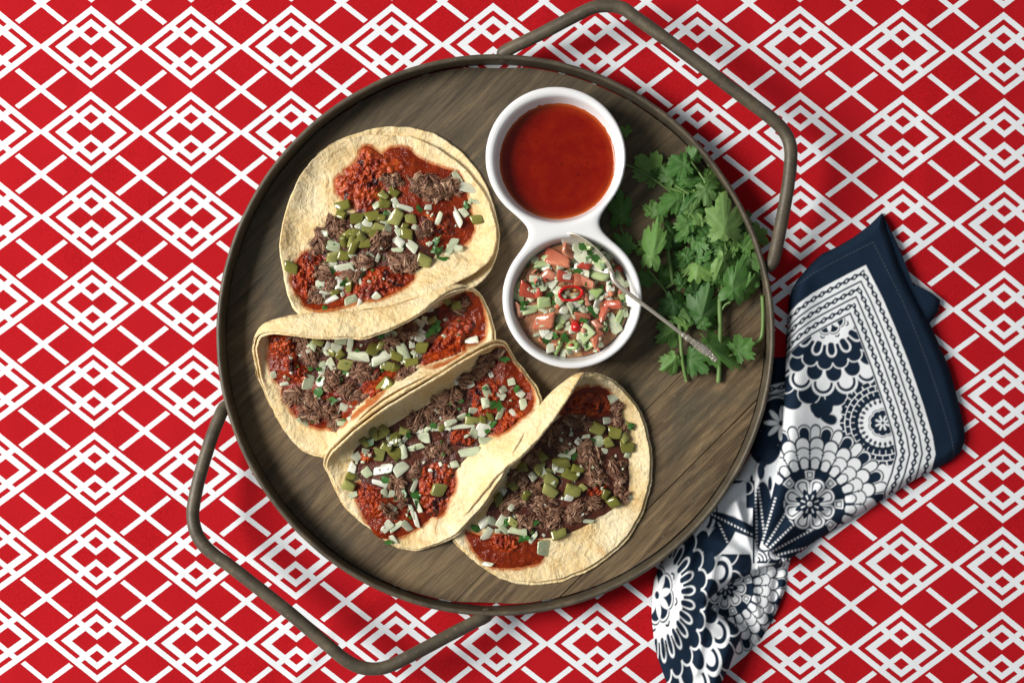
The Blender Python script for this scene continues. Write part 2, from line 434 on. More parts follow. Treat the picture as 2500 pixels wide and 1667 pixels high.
def build_planks():
    offs = [-660, -520, -338, -160, 22, 204, 386, 559, 660]
    ux, uy = math.cos(PI / 4), math.sin(PI / 4)          # grain runs up to the right
    nx, ny = uy, -ux                                      # across the grain, towards the lower right
    def R(a):
        dtop = abs(math.atan2(math.sin(a - PI / 2), math.cos(a - PI / 2))); dbot = abs(math.atan2(math.sin(a + PI / 2 + 0.03), math.cos(a + PI / 2 + 0.03)))
        return 653.6 - 6.0 * math.exp(-(dtop / 0.085) ** 2) - 5.0 * math.exp(-(dbot / 0.10) ** 2) + 0.8 * nz(math.cos(a) * 9, math.sin(a) * 9)
    ring = [(R(a) * math.cos(a), R(a) * math.sin(a)) for a in np.linspace(0, 2 * PI, 900, endpoint=False)]
    for a, b in zip(offs[:-1], offs[1:]):
        g = 1.3 if b == 559 or a == 559 else 0.15
        lo, hi = a + g, b - g
        poly = []
        for k in range(len(ring)):                       # clip the disc to this strip
            p, q = ring[k], ring[(k + 1) % len(ring)]
            dp = p[0] * nx + p[1] * ny; dq = q[0] * nx + q[1] * ny
            if lo <= dp <= hi: poly.append(p)
            cuts = [c for c in (lo, hi) if (dp - c) * (dq - c) < 0]
            for c in sorted(cuts, key=lambda c: (c - dp) / (dq - dp)):
                f = (c - dp) / (dq - dp); poly.append((p[0] + (q[0] - p[0]) * f, p[1] + (q[1] - p[1]) * f))
        if len(poly) < 3: continue
        n = len(poly); c = np.mean(poly, 0); dz = random.uniform(-0.15, 0.1)
        lay = []
        for ins, z in ((0.5, BT + dz), (0, BT - 0.6 + dz), (0, 4)):
            for p in poly:
                v = np.array(p) - c; L = np.linalg.norm(v)
                q = c + v * max(0, (L - ins) / L)
                lay.append((TRX + q[0] * S, TRY + q[1] * S, z * S))
        F = [list(range(n))] + [[r * n + i, (r + 1) * n + i, (r + 1) * n + (i + 1) % n, r * n + (i + 1) % n] for r in (0, 1) for i in range(n)]
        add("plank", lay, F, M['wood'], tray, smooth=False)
build_planks()

def tube(path, rad, n=12, flat=1.0, cap=True):
    """path: world points, rad: list of radii (metres)"""
    path = np.asarray(path, float); m = len(path)
    rad = np.broadcast_to(np.asarray(rad, float), (m,))
    T = np.gradient(path, axis=0); T /= np.linalg.norm(T, axis=1)[:, None] + 1e-12
    up = np.array([0, 0, 1.0]); rows = []
    for i in range(m):
        t = T[i]; s = np.cross(t, up)
        if np.linalg.norm(s) < 1e-3: s = np.array([1.0, 0, 0])
        s /= np.linalg.norm(s); b = np.cross(s, t)
        a = np.arange(n) * 2 * PI / n
        rows.append(path[i] + rad[i] * (np.cos(a)[:, None] * s + flat * np.sin(a)[:, None] * b))
    V = np.vstack(rows); F = [tuple(f) for f in grid_faces(m, n, True)[:, ::-1]]
    if cap:
        F.append(tuple(range(n))); F.append(tuple((m - 1) * n + k for k in reversed(range(n))))
    return V, F
hr = [(1236,142,52),(1228,134,64),(1240,122,72),(1319,84,92),(1400,42,110),(1446,20,118),(1483,15,122),(1520,21,124),(1553,44,126),(1620,92,128),(1685,140,130),(1811,235,130),(1880,287,128),(1913,320,126),(1929,355,124),(1930,400,120),(1923,460,112),(1911,527,98),(1894,612,74),(1884,642,62),(1868,656,52)]
hl = [(556,984,52),(545,998,62),(536,1018,72),(515,1072,88),(488,1161,104),(474,1225,112),(471,1260,116),(478,1296,120),(496,1328,122),(525,1355,124),(568,1386,126),(698,1488,130),(800,1574,130),(838,1606,128),(872,1625,126),(910,1632,124),(950,1625,120),(1010,1596,112),(1100,1548,92),(1160,1517,76),(1188,1502,62),(1186,1492,52)]
for pts in (hr, hl):
    c = cr(pts, 150, False); c[:, 2] += 0.8 * nzv(c, 1 / 25)
    r = 15.6 + 0.6 * nzv(c, 1 / 30, 2.0)
    r[:6] *= np.linspace(0.8, 1, 6); r[-6:] *= np.linspace(1, 0.8, 6)
    V, F = tube(PA(c), r * S, 16)
    add("handle", V, F, M['rim'], tray)

# ------------------------------------------------------------------ tacos
class Taco:
    def __init__(self, loc, **kw):
        self.root = empty("taco", loc, **kw); self.trees = []; self.placed = []; self.wet = []
    def add_tree(self, V, F):
        self.trees.append(BVHTree.FromPolygons([tuple(v) for v in V], [tuple(int(i) for i in f) for f in F]))
    def top(self, x, y, zs=80):
        p = P(x, y, 55); best = None
        for t in self.trees:
            h = t.ray_cast(Vector((p[0], p[1], zs * S)), Vector((0, 0, -1)))
            if h[0] is not None:
                z = h[0].z / S
                if best is None or z > best: best = z
        return BT + 4 if best is None else best

def tortilla_grid(rim, mid, cen, nt=200, nr=40, wav=2.0, seed=0):
    R = cr(rim, nt); Md = cr(mid, nt); c = np.array(cen, float)
    inner = c + (Md - c) * 0.52; inner[:, 2] = c[2] + (Md[:, 2] - c[2]) * 0.18
    ring0 = np.repeat(c[None], nt, 0)
    K = [2 * ring0 - inner, ring0, inner, Md, R, 2 * R - Md]
    out = []
    for t in np.linspace(0.02, 3, nr):
        i = min(int(t), 2); f = t - i
        a, b, cc, d = K[i], K[i + 1], K[i + 2], K[i + 3]
        out.append(0.5 * (2 * b + (cc - a) * f + (2 * a - 5 * b + 4 * cc - d) * f * f + (3 * b - a - 3 * cc + d) * f ** 3))
    G = np.array(out)
    w = np.linspace(0, 1, nr)[:, None] ** 2
    n1 = np.array([[noise.noise(Vector((q[0] / 42, q[1] / 42, seed + 3.3))) for q in row] for row in G])
    n2 = np.array([[noise.noise(Vector((q[0] / 15, q[1] / 15, seed + 9.3))) for q in row] for row in G])
    G[:, :, 2] += n1 * wav * (0.35 + w) + 0.55 * n2
    a = np.array([noise.noise(Vector((math.cos(t) * 9, math.sin(t) * 9, seed))) + 0.6 * noise.noise(Vector((math.cos(t) * 30, math.sin(t) * 30, seed))) for t in np.arange(nt) * 2 * PI / nt])
    dirv = R[:, :2] - c[:2]; dirv /= np.linalg.norm(dirv, axis=1)[:, None]
    G[:, :, :2] += (w ** 3)[:, :, None] * (a[:, None] * dirv * 2.0)[None]
    return G
def grid_normals(W_):
    dr = np.gradient(W_, axis=0)
    dt = np.roll(W_, -1, 1) - np.roll(W_, 1, 1)
    n = np.cross(dr, dt); n /= np.linalg.norm(n, axis=2)[..., None] + 1e-15
    if n[3:10, :, 2].mean() < 0: n = -n
    return n
def build_tortilla(taco, G, drop=0.0, thick=5.0, first=True, shift=None):
    nr, nt, _ = G.shape
    Wd = PA(G.reshape(-1, 3)).reshape(nr, nt, 3)
    N_ = grid_normals(Wd)
    A = Wd - N_ * drop * S; B = Wd - N_ * (drop + thick) * S
    if shift is not None:
        w = (np.linspace(0, 1, nr) ** 2)[:, None, None]
        dd = Wd[-1, :, :2] - Wd[0].mean(0)[:2]; dd /= np.linalg.norm(dd, axis=1)[:, None]
        sh = np.zeros_like(A); sh[:, :, :2] = w * (dd * shift[2] + np.array(shift[:2]) * np.ones_like(dd))[None] * S
        A = A + sh; B = B + sh
    # rounded edge: a middle ring pushed slightly outwards
    out = A[-1] - A[-2]; out /= np.linalg.norm(out, axis=1)[:, None] + 1e-15
    mid = (A[-1] + B[-1]) / 2 + out * 1.6 * S
    A[:, :, 2] = np.maximum(A[:, :, 2], (BT + 1.5 + (thick if first else 0)) * S); B[:, :, 2] = np.maximum(B[:, :, 2], (BT + 0.8) * S)
    V = np.vstack([A.reshape(-1, 3), mid, B[::-1].reshape(-1, 3)])
    F = grid_faces(2 * nr + 1, nt, True)
    c0 = tuple(range(nt)); c1 = tuple(2 * nr * nt + k for k in reversed(range(nt)))
    faces = [tuple(f) for f in F] + [c0, c1]
    ob = add("tortilla", V, faces, M['tort'], taco.root); ob.data.set_sharp_from_angle(angle=math.radians(48))
    if first: taco.skin = (ob, G.reshape(-1, 3)[:, :2])
    if first:
        AV = A.reshape(-1, 3); taco.add_tree(AV, [tuple(f) for f in grid_faces(nr, nt, True)] + [c0])

def inpoly(poly, x, y):
    r = False; n = len(poly)
    for i in range(n):
        x0, y0 = poly[i]; x1, y1 = poly[(i + 1) % n]
        if (y0 > y) != (y1 > y) and x < (x1 - x0) * (y - y0) / (y1 - y0) + x0: r = not r
    return r
def blob(taco, name, pts, mat, h, amp, fine, nt=80, nr=16, zs=80, rough_edge=2.5, seed=0, keep=True, power=2.2, tint=None, **kw):
    o = cr(pts, nt); c = o.mean(0)
    e = np.array([noise.noise(Vector((p[0] / 9, p[1] / 9, seed))) + 0.6 * noise.noise(Vector((p[0] / 4, p[1] / 4, seed + 5))) for p in o]) * rough_edge
    d = o - c; L = np.linalg.norm(d, axis=1)[:, None]; o = o + d / L * e[:, None]
    if name in ('salsa_spread', 'chorizo'): taco.wet.append(o[::2])
    V = []
    for r in np.linspace(0.03, 1, nr):
        for k in range(nt):
            x, y = c + (o[k] - c) * r
            base = taco.top(x, y, zs)
            m = (1 - r ** power)
            zz = base + h * m + (amp * fbm(x, y, seed, 1 / 13) + fine * nz(x, y, seed + 2, 1 / 4.2)) * min(1, m * 2.5 + 0.12) + 0.7
            V.append((x, y, zz))
    V = PA(V); F = [tuple(f) for f in grid_faces(nr, nt, True)] + [tuple(range(nt))]
    ob = add(name, V, F, mat, taco.root, **kw)
    if tint is not None: attr(ob.data, "tint", np.full(len(V), tint))
    if keep: taco.add_tree(V, F)
    return ob
def beef(taco, x, y, rx, ry, ang, n=None, h=12, zs=80, tone=0.0):
    """a clump of pulled meat: lumpy core with strands running along and out of it"""
    a = math.radians(ang); ca, sa = math.cos(a), math.sin(a)
    def w2(u, v): return x + u * ca - v * sa, y + u * sa + v * ca
    n = n or int(50 + rx * ry / 9)
    ga = a + random.uniform(-.6, .6); ca_, sa_ = math.cos(ga), math.sin(ga)
    nt, nr = 64, 16; V = []; T = []; F = []
    for r in np.linspace(0.04, 1, nr):
        for k in range(nt):
            t = 2 * PI * k / nt; rr = r * (0.82 + 0.25 * nz(math.cos(t) * 2, math.sin(t) * 2, x))
            px, py = w2(rx * rr * math.cos(t), ry * rr * math.sin(t)); u_, v_ = px - x, py - y
            zz = taco.top(px, py, zs) + h * (1 - r * r) + 5 * fbm(px, py, x, 1 / 9) * (1.1 - r) + 2.0 * math.sin((u_ * -sa_ + v_ * ca_) * 1.3 + 3 * nz(px, py, 0, 1 / 14)) * (1.05 - r) + 0.4
            V.append((px, py, zz)); T.append(max(0, 0.42 + tone + 0.75 * nz(px, py, 1, 1 / 6)))
    F += [tuple(f) for f in grid_faces(nr, nt, True)] + [tuple(range(nt))]
    core = (PA(V), list(F))
    Vs = [PA(V)]; cnt = len(V)
    nb = max(4, int(n / 5)); edge = 0
    for i in range(nb):                               # bundles of nearly parallel fibres
        rr = math.sqrt(random.random()) * 0.95; t = random.uniform(0, 2 * PI)
        u, v = rx * rr * math.cos(t), ry * rr * math.sin(t)
        px, py = w2(u, v)
        th = a + random.gauss(0, 0.9); Ls0 = random.uniform(13, 34) * (1.2 if rr < 0.7 else 0.9)
        cv = random.gauss(0, 0.9); z0 = taco.top(px, py, zs) + h * (1 - rr * rr) + random.uniform(-2.5, 3.0)
        bt = 0.50 + tone + random.gauss(0, 0.22); tip = random.uniform(-3, 5); bw = random.uniform(2.5, 6.5)
        for f_ in range(random.randint(5, 9)):
            o1, o2 = random.gauss(0, bw * 0.55), random.gauss(0, 1.0); Ls = Ls0 * random.uniform(0.6, 1.1)
            tt = th - cv / 2 + random.gauss(0, 0.13)
            q = np.array([px - math.cos(th) * Ls / 2 - math.sin(th) * o1, py - math.sin(th) * Ls / 2 + math.cos(th) * o1]); pts = []
            cvf = cv + random.gauss(0, 0.35)
            for s_ in range(7):
                f = s_ / 6
                pts.append((q[0] + random.gauss(0, 0.35), q[1] + random.gauss(0, 0.35), z0 + o2 + 3.0 * math.sin(PI * f) + tip * f * f - 1.0 + random.gauss(0, .3) - 0.35 * abs(o1)))
                q = q + np.array([math.cos(tt), math.sin(tt)]) * Ls / 6; tt += cvf / 6
            w = random.choice((0.5, 0.65, 0.8, 1.0, 1.3, 2.2)) * random.uniform(0.8, 1.15)
            tv, tf = tube(PA(pts), np.array([0.4, 0.8, 1, 1.1, 1, 0.7, 0.3]) * w * S, 5, 0.75)
            F += [tuple(k + cnt for k in f) for f in tf]; Vs.append(tv); cnt += len(tv)
            T += [min(1, max(0, bt + random.gauss(0, 0.10)))] * len(tv)
    V = np.vstack(Vs)
    ob = add("shredded_beef", V, F, M['beef'], taco.root, kind="stuff")
    attr(ob.data, "tint", T); taco.add_tree(*core)

# --- small cut pieces: a few shared meshes each
def cut_mesh(name, mat, nx, ny, bend, jit, taper, seed):
    """a knife-cut piece: skewed slab with nibbled corners, bowed across, its upper edge slightly rounded"""
    r = random.Random(seed)
    c = [(sx + r.uniform(-1, 1) * jit * 3.5 - sx * r.random() * taper * 0.5, sy + r.uniform(-1, 1) * jit * 3.5 - sy * r.random() * taper) for sx, sy in ((-.5, -.5), (.5, -.5), (.5, .5), (-.5, .5))]
    ring = []
    for a in range(4):
        p, q, n_ = c[a - 1], c[a], c[(a + 1) % 4]; k = r.uniform(0.06, 0.20)
        ring += [(q[0] + (p[0] - q[0]) * k, q[1] + (p[1] - q[1]) * k), (q[0] + (n_[0] - q[0]) * k * .8, q[1] + (n_[1] - q[1]) * k * .8)]
        if r.random() < .5: ring.insert(-1, (q[0] * .9, q[1] * .9))
    n = len(ring); V = []; F = []
    for ins, z in ((1.0, -.5), (1.0, .22), (0.90, .45), (0.5, .5)):
        for (u, v) in ring:
            V.append((u * ins, v * ins, z + bend * (1 - (2 * v * ins) ** 2) + r.uniform(-jit, jit) * (.5 if z > 0 else 0)))
    V.append((0, 0, .5 + bend)); V.append((0, 0, -.5 + bend))
    for l in range(3):
        for k in range(n): F.append((l * n + k, l * n + (k + 1) % n, (l + 1) * n + (k + 1) % n, (l + 1) * n + k))
    for k in range(n):
        F.append((3 * n + k, 3 * n + (k + 1) % n, 4 * n)); F.append(((k + 1) % n, k, 4 * n + 1))
    me = new_mesh(name, V, F, mat, True)
    me.set_sharp_from_angle(angle=math.radians(52))
    return me
ONI = [cut_mesh("onion_piece", M['onion'], 2, 3, b, 0.04, t, s) for s, (b, t) in enumerate([(0.2, 0.1), (0.6, 0.15), (0.1, 0.3), (0.9, 0.1), (0.4, 0.35), (0.0, 0.05), (0.3, 0.2), (0.5, 0.05)])]
PEP = [cut_mesh("pepper_piece", M['pepper'], 2, 3, b, 0.035, t, 20 + s) for s, (b, t) in enumerate([(0.25, 0.1), (0.4, 0.2), (0.1, 0.3), (0.35, 0.05)])]
TOM = [cut_mesh("tomato_piece", M['tomato'], 3, 3, b, 0.09, t, 40 + s) for s, (b, t) in enumerate([(0.25, 0.15), (0.4, 0.3), (0.1, 0.2)])]
CUC = [cut_mesh("cucumber_piece", M['cucumber'], 3, 2, b, 0.06, t, 60 + s) for s, (b, t) in enumerate([(0.2, 0.2), (0.35, 0.35), (0.1, 0.1)])]
def herb_mesh(seed):
    r = random.Random(seed); n = 11; V = [(0, 0, 0.15)]; F = []
    for k in range(n):
        t = 2 * PI * k / n; rr = 0.5 * (0.45 + 0.6 * r.random())
        V.append((rr * math.cos(t), rr * math.sin(t), r.uniform(-0.3, 0.45)))
    for k in range(n): F.append((0, 1 + k, 1 + (k + 1) % n))
    return new_mesh("coriander_piece", V, F, M['herb'], True)
HRB = [herb_mesh(s) for s in range(4)]
def dice(taco, kind, x, y, a=20.0, b=16.0, ang=None, tilt=0.22, zs=90, lift=0.0):
    lst, name, th = {'o': (ONI, "onion_piece", 3.4), 'p': (PEP, "pepper_piece", 8.5), 'h': (HRB, "coriander_piece", 9.0),
                     't': (TOM, "tomato_piece", 9.0), 'c': (CUC, "cucumber_piece", 8.5)}[kind]
    if b > a and ang is None: pass
    ang = random.uniform(0, 180) if ang is None else ang
    q_ = 0.96 if kind == 'o' else 1.06; a *= q_; b *= q_; th *= random.uniform(0.85, 1.2) * (0.8 + 0.2 * min(a, b) / 18)
    z = taco.top(x, y, zs)
    for (px, py, pr, pz) in taco.placed:
        if math.hypot(px - x, py - y) < (pr + min(a, b) * 0.5) * 0.72: z = max(z, pz)
    z += lift
    taco.placed.append((x, y, min(a, b) * 0.5, z + th * 0.75))
    p = P(x, y, z + th * 0.45)
    rot = Euler((random.gauss(0, tilt), random.gauss(0, tilt), -math.radians(ang)))
    return place(name, random.choice(lst), p, rot, (a * S, b * S, th * S), taco.root)
def dices(taco, kind, Z, k, items, grow=1.0, **kw):
    for it in items:
        x, y = Z(it[0], it[1]); a = (it[2] if len(it) > 2 else 75) / k * grow; b = (it[3] if len(it) > 3 else (it[2] if len(it) > 2 else 65) * 0.85) / k * grow
        ang = it[4] if len(it) > 4 else None
        dice(taco, kind, x, y, a, b, ang, **kw)
def scatter(taco, kind, Z, poly, n, a0, a1, **kw):
    pp = [Z(*p) for p in poly]; xs = [p[0] for p in pp]; ys = [p[1] for p in pp]; c = 0
    while c < n:
        x, y = random.uniform(min(xs), max(xs)), random.uniform(min(ys), max(ys))
        if inpoly(pp, x, y):
            a = random.uniform(a0, a1); dice(taco, kind, x, y, a, a * random.uniform(0.5, 0.9), **kw); c += 1
def zp(Z, pts): return [Z(*p[:2]) for p in pts]
def rm(Z, pts): return [(*Z(p[0], p[1]), p[2]) for p in pts]
def auto_mid(rim, cen, f, zf, over={}):
    """ring inside the edge: fraction f of the way out, height zf of the edge's"""
    out = []
    for i, p in enumerate(rim):
        if i in over: out.append(over[i]); continue
        out.append((cen[0] + (p[0] - cen[0]) * f, cen[1] + (p[1] - cen[1]) * f, BT + 6 + (p[2] - BT - 6) * zf))
    return out

def stain(taco):
    ob, xy = taco.skin; d = np.full(len(xy), 1e9)
    for o in taco.wet:
        for a, b in zip(o, np.roll(o, -1, 0)):
            q = b - a; t = np.clip(((xy - a) @ q) / (q @ q + 1e-9), 0, 1); d = np.minimum(d, np.linalg.norm(xy - a - t[:, None] * q, axis=1))
    v = 0.85 * np.exp(-(d / 8.0) ** 2) * np.clip(1.15 + 0.9 * nzv(xy, 1 / 18, 3.0), 0.3, 1.3)
    attr(ob.data, "stain", np.concatenate([v, np.zeros(len(ob.data.vertices) - len(v))]))
# ---- taco D (lower right) first, then C, B, A so that they lean on one another
def taco_D():
    Z, k = ZD, 2.904
    T = Taco(P(*Z(850, 850), BT), label="rightmost of four tacos, its beef half in shade under a standing tortilla wall", cat="taco", group="tacos on the tray")
    rim = rm(Z, [(985,75,112),(900,205,124),(800,355,128),(670,520,128),(540,650,124),(440,725,112),(330,850,90),(210,1000,66),(110,1110,46),(85,1195,36),(175,1292,32),(260,1362,31),(370,1440,31),(460,1480,31),(620,1507,31),(800,1490,31),(950,1440,31),(1085,1370,31),(1230,1260,32),(1335,1130,33),(1405,1000,33),(1445,870,34),(1466,750,35),(1466,600,36),(1440,450,38),(1385,300,42),(1305,190,48),(1220,110,62),(1110,58,84),(1030,55,102)])
    cen = (*Z(760, 830), BT + 8)
    mid = auto_mid(rim, cen, 0.80, 0.22)
    back = rm(Z, [(945,95,84),(800,185,92),(680,320,96),(560,460,96),(465,590,92),(380,700,84),(290,830,64),(190,980,44)])
    for i, b in enumerate(back): mid[i] = b
    mid[8] = (*Z(170, 1090), 34); mid[27] = (*Z(1150, 230), 34); mid[28] = (*Z(1070, 165), 50); mid[29] = (*Z(1000, 130), 70)
    G = tortilla_grid(rim, mid, cen, seed=1)
    build_tortilla(T, G); build_tortilla(T, G, 6.5, 5, False, (2.0, -4.0, 4.0))
    blob(T, "meat_juices", zp(Z, [(470,830),(620,600),(800,370),(1000,270),(1180,290),(1290,420),(1320,700),(1300,900),(1100,1060),(820,1190),(520,1190),(330,1120),(330,980)]), M['bed'], 14, 5, 1.5, zs=75, seed=3)
    blob(T, "salsa_spread", zp(Z, [(170,1160),(330,1200),(500,1200),(700,1215),(725,1300),(690,1370),(560,1402),(420,1412),(330,1385),(260,1330),(205,1250)]), M['sauce'], 7, 2.5, 1.2, zs=70, seed=5)
    blob(T, "salsa_spread", zp(Z, [(810,300),(930,160),(1080,130),(1180,165),(1210,300),(1010,360)]), M['sauce'], 7, 2.5, 1.2, zs=70, seed=6)
    for pts, s in (([(850,290),(900,225),(1000,175),(1150,195),(1190,265),(1150,325),(1000,335),(890,335)], 11), ([(325,1215),(400,1170),(500,1190),(560,1255),(470,1300),(360,1265)], 12), ([(1020,855),(1160,825),(1130,890),(1040,900)], 13)):
        blob(T, "chorizo", zp(Z, pts), M['chorizo'], 9, 8, 2.4, zs=80, seed=s, nt=120, nr=28)
    for (x, y, a, b, g) in ((950,375,120,55,10),(800,470,110,70,-35),(870,540,80,60,0),(650,620,90,70,-40),(1240,290,40,75,-10),(1260,400,70,38,20),(1060,660,95,80,40),(1100,765,85,60,10),(1235,710,75,75,60),(1265,860,38,90,-18),(640,870,110,65,-30),(530,770,90,70,-30),(740,990,135,85,20),(610,1085,95,55,5),(940,1010,105,70,-30),(1065,955,80,45,0),(1020,560,55,75,20),(480,960,90,70,-30),(770,1095,75,40,10)):
        beef(T, *Z(x, y), a / k, b / k, g, h=9, zs=95)
    dices(T, 'p', Z, k, [(1105,430,100,90,20),(1225,460,92,88,5),(1285,480,85,60,60),(1310,560,95,80,5),(850,670,110,80,-10),(910,755,110,80,25),(965,712,90,60,10),(770,795,105,90,30),(760,870,110,78,30),(930,870,110,95,10),(990,840,60,50),(1155,892,70,60),(1215,945,80,80,-30),(830,1168,110,80,-20),(1175,515,60,80),(690,690,100,70),(735,740,90,60),(500,1090,60,80,-60),(1325,400,50,70),(500,830,80,70),(560,700,80,70),(590,900,70,60),(400,930,80,70),(700,620,80,60)])
    dices(T, 'o', Z, k, [(1210,205,90,80,-20),(965,515,62,58),(1105,515,88,80),(1150,582,62,50,5),(915,592,85,48,-25),(870,622,100,40,20),(820,705,100,60,20),(305,1075,130,62,-45),(345,1080,60,95),(315,1182,135,60,-55),(395,1150,45,50),(420,1085,95,60,-55),(480,1040,82,70),(490,975,62,50,-60),(540,1152,145,58,10),(440,1142,85,60),(645,1197,105,48,-45),(720,1272,105,110,5),(325,1385,80,45,15),(1322,915,92,48,30),(1040,1080,80,38,10),(1170,365,55,45),(1312,612,50,40),(900,915,80,60),(710,722,60,50),(640,760,70,50),(420,860,80,50),(470,740,80,50),(1015,480,60,40)])
    dices(T, 'h', Z, k, [(950,620,75,45,-20),(450,1095,55,35),(660,1095,45,35),(570,1210,85,60),(600,1195,55,40),(635,1150,45,25),(1340,405,35,50),(240,1130,70,50),(1065,510,40,30),(880,590,40,30)], grow=1.3)
    scatter(T, 'o', Z, [(330,1050),(560,800),(850,420),(1150,400),(1300,560),(1260,860),(1000,1060),(700,1190),(420,1200)], 26, 6, 13, zs=95); scatter(T, 'h', Z, [(330,1050),(560,800),(850,420),(1150,400),(1300,560),(1260,860),(1000,1060),(700,1190),(420,1200)], 12, 5, 10, zs=95)
    return T
stain(taco_D())

def taco_C():
    Z, k = ZC, 2.959
    T = Taco(P(*Z(800, 850), BT), label="folded taco between the other two folded tacos, one broad tortilla flap facing the window light", cat="taco", group="tacos on the tray")
    rim = rm(Z, [(70,880,66),(110,830,92),(210,735,112),(350,622,124),(500,515,128),(700,395,130),(900,275,130),(1100,152,126),(1230,85,112),(1330,75,84),(1395,175,62),(1480,285,56),(1558,400,60),(1588,510,82),(1560,590,108),(1490,680,122),(1420,790,126),(1335,970,116),(1255,1100,100),(1180,1212,84),(1085,1320,66),(980,1420,52),(850,1490,42),(720,1530,36),(600,1525,34),(500,1480,33),(400,1402,33),(280,1312,33),(190,1220,34),(130,1110,36),(90,1010,40),(55,940,50)])
    cen = (*Z(760, 800), BT + 10)
    mid = auto_mid(rim, cen, 0.78, 0.25)
    for i, (x, y, z) in {0:(150,900,40),1:(160,845,52),2:(245,750,62),3:(380,640,70),4:(530,535,74),5:(725,415,76),6:(925,297,76),7:(1110,185,70),8:(1210,150,56),9:(1270,170,42),12:(1440,440,36),13:(1430,500,40),14:(1370,590,48),15:(1290,690,58),16:(1180,800,64),17:(1080,930,62),18:(1010,1050,56),19:(950,1150,50),20:(880,1230,42)}.items():
        mid[i] = (*Z(x, y), z)
    G = tortilla_grid(rim, mid, cen, seed=2)
    build_tortilla(T, G); build_tortilla(T, G, 6.5, 5, False, (-1.0, 1.0, 4.0))
    blob(T, "meat_juices", zp(Z, [(240,860),(500,660),(900,420),(1180,200),(1360,230),(1450,450),(1210,730),(1000,950),(890,1150),(700,1270),(420,1200)]), M['bed'], 16, 5, 1.5, zs=85, seed=8)
    blob(T, "salsa_spread", zp(Z, [(265,1080),(400,1080),(700,1250),(890,1235),(780,1330),(680,1400),(600,1440),(480,1462),(420,1450),(365,1380),(290,1240)]), M['sauce'], 8, 3, 1.3, zs=70, seed=9)
    blob(T, "salsa_spread", zp(Z, [(1330,85),(1400,200),(1500,320),(1540,420),(1530,530),(1420,610),(1270,710),(1120,640),(1120,330),(1220,140)]), M['sauce'], 10, 3, 1.3, zs=85, seed=10)
    for pts, s in (([(740,960),(850,915),(960,950),(980,1080),(935,1180),(885,1285),(800,1300),(735,1220),(715,1080)], 21), ([(280,1110),(400,1090),(480,1160),(545,1250),(440,1305),(340,1270),(290,1190)], 22), ([(1090,380),(1270,315),(1340,400),(1250,530),(1130,540),(1075,450)], 23), ([(1280,620),(1400,530),(1465,570),(1360,670),(1280,705)], 24), ([(960,690),(1080,685),(1130,750),(1050,800),(950,765)], 25), ([(290,850),(390,800),(410,880),(330,920)], 26)):
        blob(T, "chorizo", zp(Z, pts), M['chorizo'], 12, 8, 2.4, zs=95, seed=s, nt=120, nr=28)
    for (x, y, a, b, g) in ((840,830,120,55,-15),(900,470,85,65,-25),(800,560,110,60,-25),(700,620,80,60,-30),(920,590,80,50,-10),(1200,175,75,60,-30),(1170,250,85,42,-35),(560,1060,55,58,30),(690,960,32,75,20),(495,1262,80,22,35),(590,1180,34,60,10),(990,420,60,45,-30),(1060,320,60,50,-30),(1290,120,50,45,0)):
        beef(T, *Z(x, y), a / k, b / k, g, h=10, zs=100)
    dices(T, 'p', Z, k, [(430,720,105,70,-20),(430,862,80,100,10),(520,772,110,70,-20),(560,850,90,90,-30),(485,805,80,60),(230,1015,70,60,20),(215,1082,90,80,20),(855,1112,105,95,20),(1110,612,105,60,0),(1230,582,60,50),(385,690,80,60),(550,725,80,60),(885,662,70,50),(330,770,80,60),(620,690,80,60),(470,680,80,60),(1180,600,60,50)])
    dices(T, 'o', Z, k, [(265,872,75,68,-30),(240,957,85,80,-60),(240,1150,80,42,-20),(450,960,230,85,-10),(345,985,95,80,50),(590,957,125,95,-40),(430,1062,115,38,15),(470,1152,110,52,80),(525,1130,85,46,-75),(690,1072,105,46,-60),(525,1237,85,36,40),(485,1382,95,58,-50),(560,1372,125,50,-35),(632,1375,95,75,60),(697,1332,115,50,80),(535,1470,66,64),(672,1272,125,36,70),(695,1190,160,32,65),(975,922,62,58,-20),(735,742,115,70,-10),(950,662,360,34,-5),(700,682,115,46,0),(830,652,85,56),(940,612,95,66,-30),(1030,587,85,48,-25),(1120,542,92,50,5),(1185,667,140,95,-60),(1110,722,95,66,-60),(1205,397,98,56,70),(1325,382,64,56,-30),(1310,432,92,68,20),(1200,482,82,58),(1305,562,115,42,-65),(1390,332,62,56),(1450,412,72,56),(1480,502,100,64,75),(1405,565,80,50,60),(1075,842,155,62,-10),(1205,762,125,55,10),(1080,352,85,52,-20),(1000,312,66,85),(560,772,72,58),(605,832,118,46,80),(690,802,155,50,-20),(500,722,70,50),(760,690,110,30,-40),(620,740,90,40,-50),(1240,280,60,40,60),(330,830,60,40)])
    dices(T, 'h', Z, k, [(940,485,42,32),(1020,470,32,46),(1340,172,46,60,80),(1262,490,88,55),(1300,507,40,58),(1250,642,60,38),(1210,690,40,40),(1078,590,76,30,85),(822,642,58,38),(490,982,48,32),(480,1042,80,42),(555,1182,36,42),(695,1150,95,50,60),(612,1120,118,36,85),(715,1240,105,40,70),(1422,387,60,40),(1192,380,34,30),(500,1490,60,30),(640,720,60,40),(370,770,60,40)], grow=1.3)
    scatter(T, 'o', Z, [(260,900),(560,700),(900,500),(1250,300),(1430,450),(1200,700),(950,900),(850,1150),(620,1350),(400,1250)], 26, 6, 13, zs=95); scatter(T, 'h', Z, [(260,900),(560,700),(900,500),(1250,300),(1430,450),(1200,700),(950,900),(850,1150),(620,1350),(400,1250)], 12, 5, 10, zs=95)
    return T
stain(taco_C())

